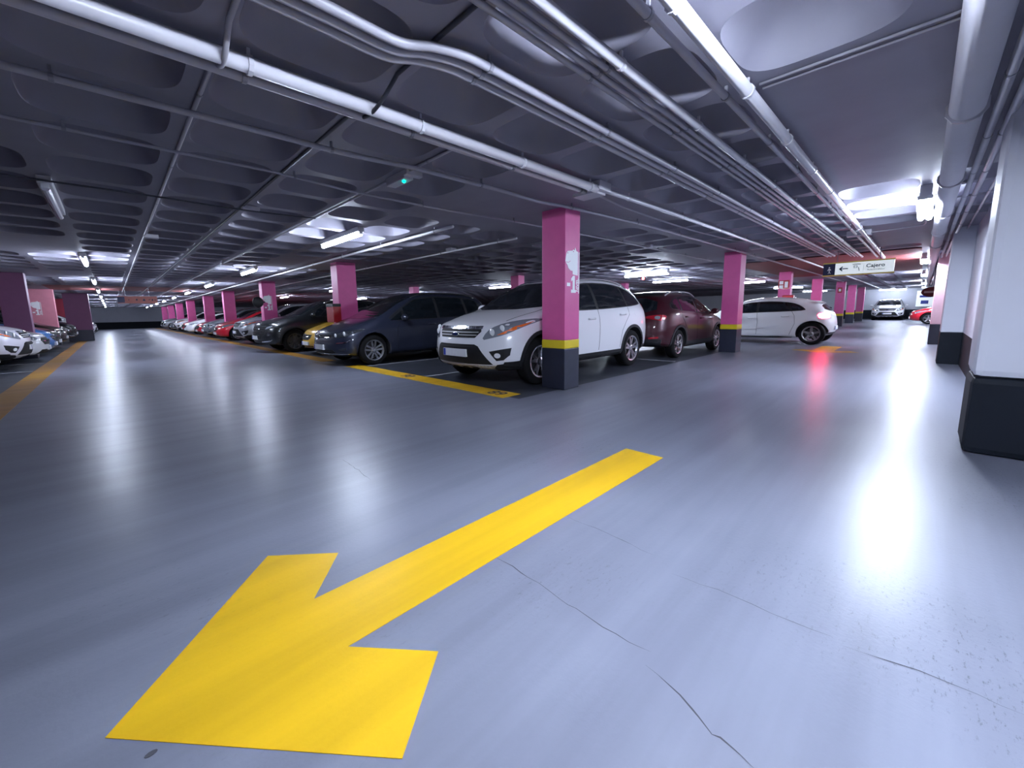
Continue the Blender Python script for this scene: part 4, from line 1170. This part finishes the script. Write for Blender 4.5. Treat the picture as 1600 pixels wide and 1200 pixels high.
# ------------------------------------------------------------------ signs
def sign_frame(name, label, X=None, Y=None, a0=0, a1=1, z0=1.9, z1=2.2, face=SIGN_WHITE, trim=SIGN_YEL):
    """hanging box sign; local u runs left to right as seen from the camera, v is up"""
    W, Hh = a1 - a0, z1 - z0
    r = empty(name, label, 'sign')
    if X is not None:   # faces -x, u towards -y
        r.location = (X, a1, z0); r.rotation_euler = (0, 0, -PI / 2)
    else:               # faces -y, u towards +x
        r.location = (a0, Y, z0)
    # local: u = +x, depth = +y, v = +z
    box_obj('panel', (0, 0, .03), (W, .05, Hh - .03), face, r)
    t = box_obj('trim', (-.01, -.008, Hh - .03), (W + .01, .058, Hh), trim, r)
    t = box_obj('trim', (-.01, -.008, 0), (W + .01, .058, .03), trim, r)
    for u in (W * .2, W * .8):
        bm = bmesh.new(); tube(bm, [(u, .025, Hh), (u, .025, CZ - z0)], .008, 8); bm_obj('hanger', bm, CLAMP, r)
    return r, W, Hh
sg, W, Hh = sign_frame('hanging_sign', 'hanging white sign reading Cajero with a walking figure and left arrow', X=14., a0=.57, a1=1.93, z0=1.95, z1=2.30)
def flat(par, n, poly, m, h=.003, y=0., nm=None):
    bm = bmesh.new(); prism(bm, poly, lambda u, v, w: (u, y - w, v), h)
    return bm_obj(n, bm, m, par)
def stxt(par, txt, size, u, v, m, n='lettering', bold=.0):
    o = link(n, text_mesh(txt, size, n, .003, bold), par, m, (u, -.003, v)); o.rotation_euler = (PI / 2, 0, 0)
    return o
nv = flat(sg, 'figure_panel', rect(0, .03, .245, Hh - .03), NAVY)
fig = [(.10, .07), (.115, .12), (.11, .17), (.09, .14), (.08, .15), (.105, .205), (.135, .205), (.16, .16), (.15, .145), (.135, .165), (.13, .13), (.155, .07), (.14, .07), (.12, .115), (.112, .07)]
flat(nv, 'walking_figure', [(u + .005, v + .0) for u, v in fig], M['white_paint'], .003, -.003)
flat(nv, 'figure_head', [(.125 + .016 * math.cos(i * PI / 6), .228 + .016 * math.sin(i * PI / 6)) for i in range(12)], M['white_paint'], .003, -.003)
flat(sg, 'arrow_symbol', [(.32, .175), (.385, .24), (.405, .222), (.372, .188), (.50, .188), (.50, .162), (.372, .162), (.405, .128), (.385, .11)], INK)
flat(sg, 'machine_symbol', rect(.585, .262, .745, .278), INK)
for a in (rect(.61, .18, .622, .24), rect(.622, .228, .67, .24), rect(.622, .18, .67, .192), rect(.67, .18, .682, .24)): flat(sg, 'machine_symbol', a, INK)
flat(sg, 'machine_symbol', [(.70, .19), (.715, .19), (.725, .13), (.73, .10), (.715, .10), (.708, .15)], INK)
flat(sg, 'divider_line', rect(.80, .07, .804, .28), INK)
stxt(sg, 'Cajero', .125, 1.02, .21, INK, bold=.003); stxt(sg, 'Automático', .068, 1.03, .115, INK)

s2, W, Hh = sign_frame('hanging_sign', 'hanging reddish pictogram sign across the left aisle', Y=25., a0=.30, a1=1.68, z0=1.87, z1=2.19, face=SIGN_REDLIT, trim=SIGN_REDLIT)
flat(s2, 'figure_panel', rect(0, .03, .24, Hh - .03), NAVY)
for u, poly in ((.36, [(0, 0), (.03, .05), (.03, -.05)]), (.62, [(0, -.03), (.06, -.03), (.06, .03), (.03, .05), (0, .03)]), (.86, [(0, -.05), (.09, -.05), (.09, .0), (.05, .06), (0, .0)]), (1.08, [(0, -.02), (.06, .03), (.05, .05), (-.02, .0)]), (1.18, [(0, -.04), (.05, -.04), (.05, .04), (0, .04)]), (1.29, [(0, -.05), (.04, .0), (0, .05)])):
    flat(s2, 'pictogram', [(u + a, Hh / 2 + b) for a, b in poly], INK)

ne = empty('no_entry_sign', 'small dark red oval no entry sign with a pale bar beside the right wall columns', 'sign', (22.4, -.20, 1.635))
bm = bmesh.new(); lathe(bm, [(.001, -.015), (.30, -.015), (.30, .015), (.001, .015)], 36, 'X')
for v in bm.verts: v.co.z *= .62
bm_obj('disc', bm, mat('dark red sign', (.05, .005, .007), .7, spec=.2), ne)
box_obj('bar', (-.022, -.22, -.035), (-.012, .22, .035), mat('pale sign bar', (.16, .10, .10), .5), ne)
bm = bmesh.new(); tube(bm, [(.03, 0, -.1), (.03, 0, CZ - 1.637)], .02, 8); bm_obj('hanger', bm, CLAMP, ne)
bd = empty('wall_board', 'pale board with blue marks on the end wall above the red car', 'sign', (49.7, .02, 1.05))
box_obj('panel', (0, -.62, 0), (.06, .42, 1.3), SIGN_WHITE, bd)
box_obj('blue_mark', (-.006, -.45, .74), (.0, .25, .92), M['plate_blue'], bd); box_obj('blue_mark', (-.006, -.3, .2), (.0, .15, .5), M['plate_blue'], bd)

# fire gear and cabinets on the columns
fc = empty('fire_cabinet', 'red cabinet with a black top on the column behind the yellow car', 'cabinet', (4.6, 11.22, .97))
box_obj('cabinet_body', (-.22, -.24, 0), (0, .22, .42), RED_GEAR, fc, .01); box_obj('cabinet_top', (-.23, -.25, .42), (0, .23, .50), BP, fc, .01)
f2 = empty('fire_point', 'red hose box low on the red-lit column behind the white hatchback', 'fire equipment', (20.22, 3.9, 1.15))
box_obj('hose_box', (-.22, -.28, 0), (0, .10, .5), RED_GEAR, f2, .01); box_obj('hose_door', (-.235, -.25, .04), (-.22, .07, .46), mat('red hose door', (.6, .03, .04), .3), f2)
f3 = empty('fire_sign', 'red and white fire sign high on the column behind the white hatchback', 'sign', (20.22, 4.02, 1.9))
box_obj('plate', (-.02, -.19, 0), (0, .19, .36), RED_GEAR, f3)
for a in ((.02, .03, .15, .16), (.02, .2, .15, .33), (-.14, .06, -.03, .30)): box_obj('pictogram', (-.026, a[0], a[1]), (-.02, a[2], a[3]), M['white_paint'], f3)
f4 = empty('column_sign', 'small white and red sign on the second column after the fire signs', 'sign', (31.02, 3.42, 1.95))
box_obj('plate', (-.02, -.1, 0), (0, .1, .3), RED_GEAR, f4); box_obj('pictogram', (-.026, -.05, .08), (-.02, .05, .22), M['white_paint'], f4)
cmr = empty('convex_mirror', 'black round mirror housing on the left of the numbered column behind the black car', 'mirror', (4.42, 18.7, 1.75))
bm = bmesh.new(); bmesh.ops.create_uvsphere(bm, u_segments=20, v_segments=12, radius=1)
for v in bm.verts: v.co = Vector((v.co.x * .2, v.co.y * .08, v.co.z * .22))
bm_obj('housing', bm, BP, cmr, True)
bm = bmesh.new(); tube(bm, [(.18, 0, 0), (.25, .03, 0)], .03, 8); bm_obj('bracket', bm, BP, cmr)

# ------------------------------------------------------------------ cars
def place(root, x, y, ang, label, group=None, sc=1.05):
    root.scale = (sc, sc, sc)
    root.location = (x, y, 0); root.rotation_euler = (0, 0, ang)
    return tag(root, label, 'car', group)
K = build_car(suv_kuga(), 'car', P['white'])
T = build_car(mpv_touran(), 'car', P['navy'])
R_ = build_car(suv_rav(), 'car', P['maroon'])
TU = build_car(suv_tucson(), 'car', P['black'], M['alloy_dark'])
A = build_car(hatch_aclass(), 'car', P['bright'], M['alloy_grey'])
O = build_car(hatch_opel(), 'car', P['yellow'])
place(K, 3.90, 5.06, 0, 'white off-roader parked behind the numbered pink column', sc=1.085)
place(T, 3.42, 9.56, 0, 'dark blue people carrier parked nose out left of the white car')
place(O, 4.1, 12.55, 0, 'yellow hatchback nose showing left of the dark blue people carrier', sc=.98)
place(TU, 3.30, 14.80, 0, 'black off-roader with a barred grille left of the yellow car')
place(R_, 13.24, 4.80, PI, 'maroon off-roader seen from behind beyond the white car', sc=.97)
place(A, 16.45, 6.32, -PI / 2, 'white hatchback driving across the right aisle with red tail lights')
for ch in A.children:
    if ch.name.startswith('tail_light'):
        ch.material_slots[0].link = 'OBJECT'; ch.material_slots[0].material = M['red_lamp_lit']; ch['label'] = 'lit red tail light'
def car(src, col, x, y, ang, label, group=None):
    return place(copy_tree(src, None, P[col]), x, y, ang, label, group)
G_R, G_L, G_B = 'cars in the right-hand row', 'cars in the left-hand row', 'cars in the back rows'
car(TU, 'black', 5.0, 17.2, 0, 'dark car set back behind the black off-roader', G_R)
car(K, 'silver', 3.75, 20.15, 0, 'silver white off-roader beyond the numbered column', G_R)
car(O, 'red', 3.70, 24.5, 0, 'bright red hatchback in the right-hand row', G_R)
car(T, 'grey', 3.75, 28.6, 0, 'grey car just beyond the bright red hatchback', G_R)
car(A, 'red', 3.75, 31.0, 0, 'red car second beyond the bright red hatchback', G_R)
car(O, 'white', 3.70, 36.0, 0, 'white hatchback third beyond the bright red hatchback', G_R)
car(A, 'red', 3.85, 39.0, 0, 'small far red car in the right-hand row', G_R)
car(K, 'white', 3.8, 44.0, 0, 'far white car near the end of the right-hand row', G_R)
car(T, 'grey', 3.8, 47.0, 0, 'far grey car near the end of the right-hand row', G_R)
car(TU, 'silver', 3.6, 53.0, 0, 'last silver car of the right-hand row', G_R)
car(O, 'white', -1.75, 12.6, PI, 'pale car cut by the left edge of the photo', G_L)
car(K, 'pearl', -1.5, 15.2, PI, 'pale lavender off-roader nearest on the left', G_L)
car(A, 'white', -1.4, 17.65, PI, 'white hatchback second on the left', G_L)
car(O, 'blue', -1.45, 20.4, PI, 'blue hatchback beyond the white one on the left', G_L)
car(A, 'black', -1.5, 22.9, PI, 'black car beyond the blue one on the left', G_L)
car(T, 'black', -1.45, 25.4, PI, 'second black car beyond the blue one on the left', G_L)
car(TU, 'black', -1.35, 30.2, PI, 'black off-roader just before the dark pier on the left', G_L)
car(K, 'white', -.75, 38.5, PI, 'white car just beyond the dark pier on the left', G_L)
car(O, 'black', 13.0, 9.8, PI, 'black hatchback behind the people carrier', G_B)
car(TU, 'black', 13.0, 14.8, PI, 'black off-roader two rows behind the yellow car', G_B)
car(T, 'grey', 13.4, 20.5, PI, 'grey people carrier in the back row', G_B)
car(A, 'silver', 18.7, 4.9, 0, 'silver car parked behind the driving white hatchback', G_B)
car(TU, 'black', 18.7, 8.9, 0, 'dark car across the back lane beyond the maroon car', G_B)
car(TU, 'black', 29.6, 5.4, PI, 'dark car between the columns behind the driving hatchback', G_B)
car(O, 'black', 36.6, 5.3, PI, 'farther dark car between the columns of the right aisle', G_B)
car(K, 'white', 45.2, 1.95, 0, 'white car facing the camera in front of the end wall')
car(O, 'red', 36.9, .55, -PI / 2, 'red car nosing out from the right near the end wall')

# ------------------------------------------------------------------ camera and view
F_ = Vector((0.679873, 0.7197, -0.140728)); RR = Vector((0.725099, -0.688419, -0.017624)); UU = Vector((0.109564, 0.09006, 0.989891))
cam = bpy.data.cameras.new('camera'); co = bpy.data.objects.new('camera', cam); COL.objects.link(co)
mw = Matrix((RR, UU, -F_)).transposed().to_4x4(); mw.translation = Vector((0, 0, 1.15))
co.matrix_world = mw
cam.sensor_width = 36.; cam.lens = 36. * 627. / 1600.
cam.shift_x = (800 - 773.7) / 1600.; cam.shift_y = (577.8 - 600) / 1600.
cam.clip_start = .03; cam.clip_end = 300
S.camera = co
w = bpy.data.worlds.new('world'); S.world = w; w.use_nodes = True
w.node_tree.nodes['Background'].inputs['Color'].default_value = (.02, .025, .04, 1)
w.node_tree.nodes['Background'].inputs['Strength'].default_value = .5
S.view_settings.view_transform = 'Standard'; S.view_settings.look = 'None'
S.view_settings.gamma = 1.; S.view_settings.use_curve_mapping = False
S.view_settings.exposure = 0.
S.cycles.use_denoising = True
S.cycles.max_bounces = 8; S.cycles.diffuse_bounces = 5; S.cycles.glossy_bounces = 4
S.cycles.sample_clamp_indirect = 6.
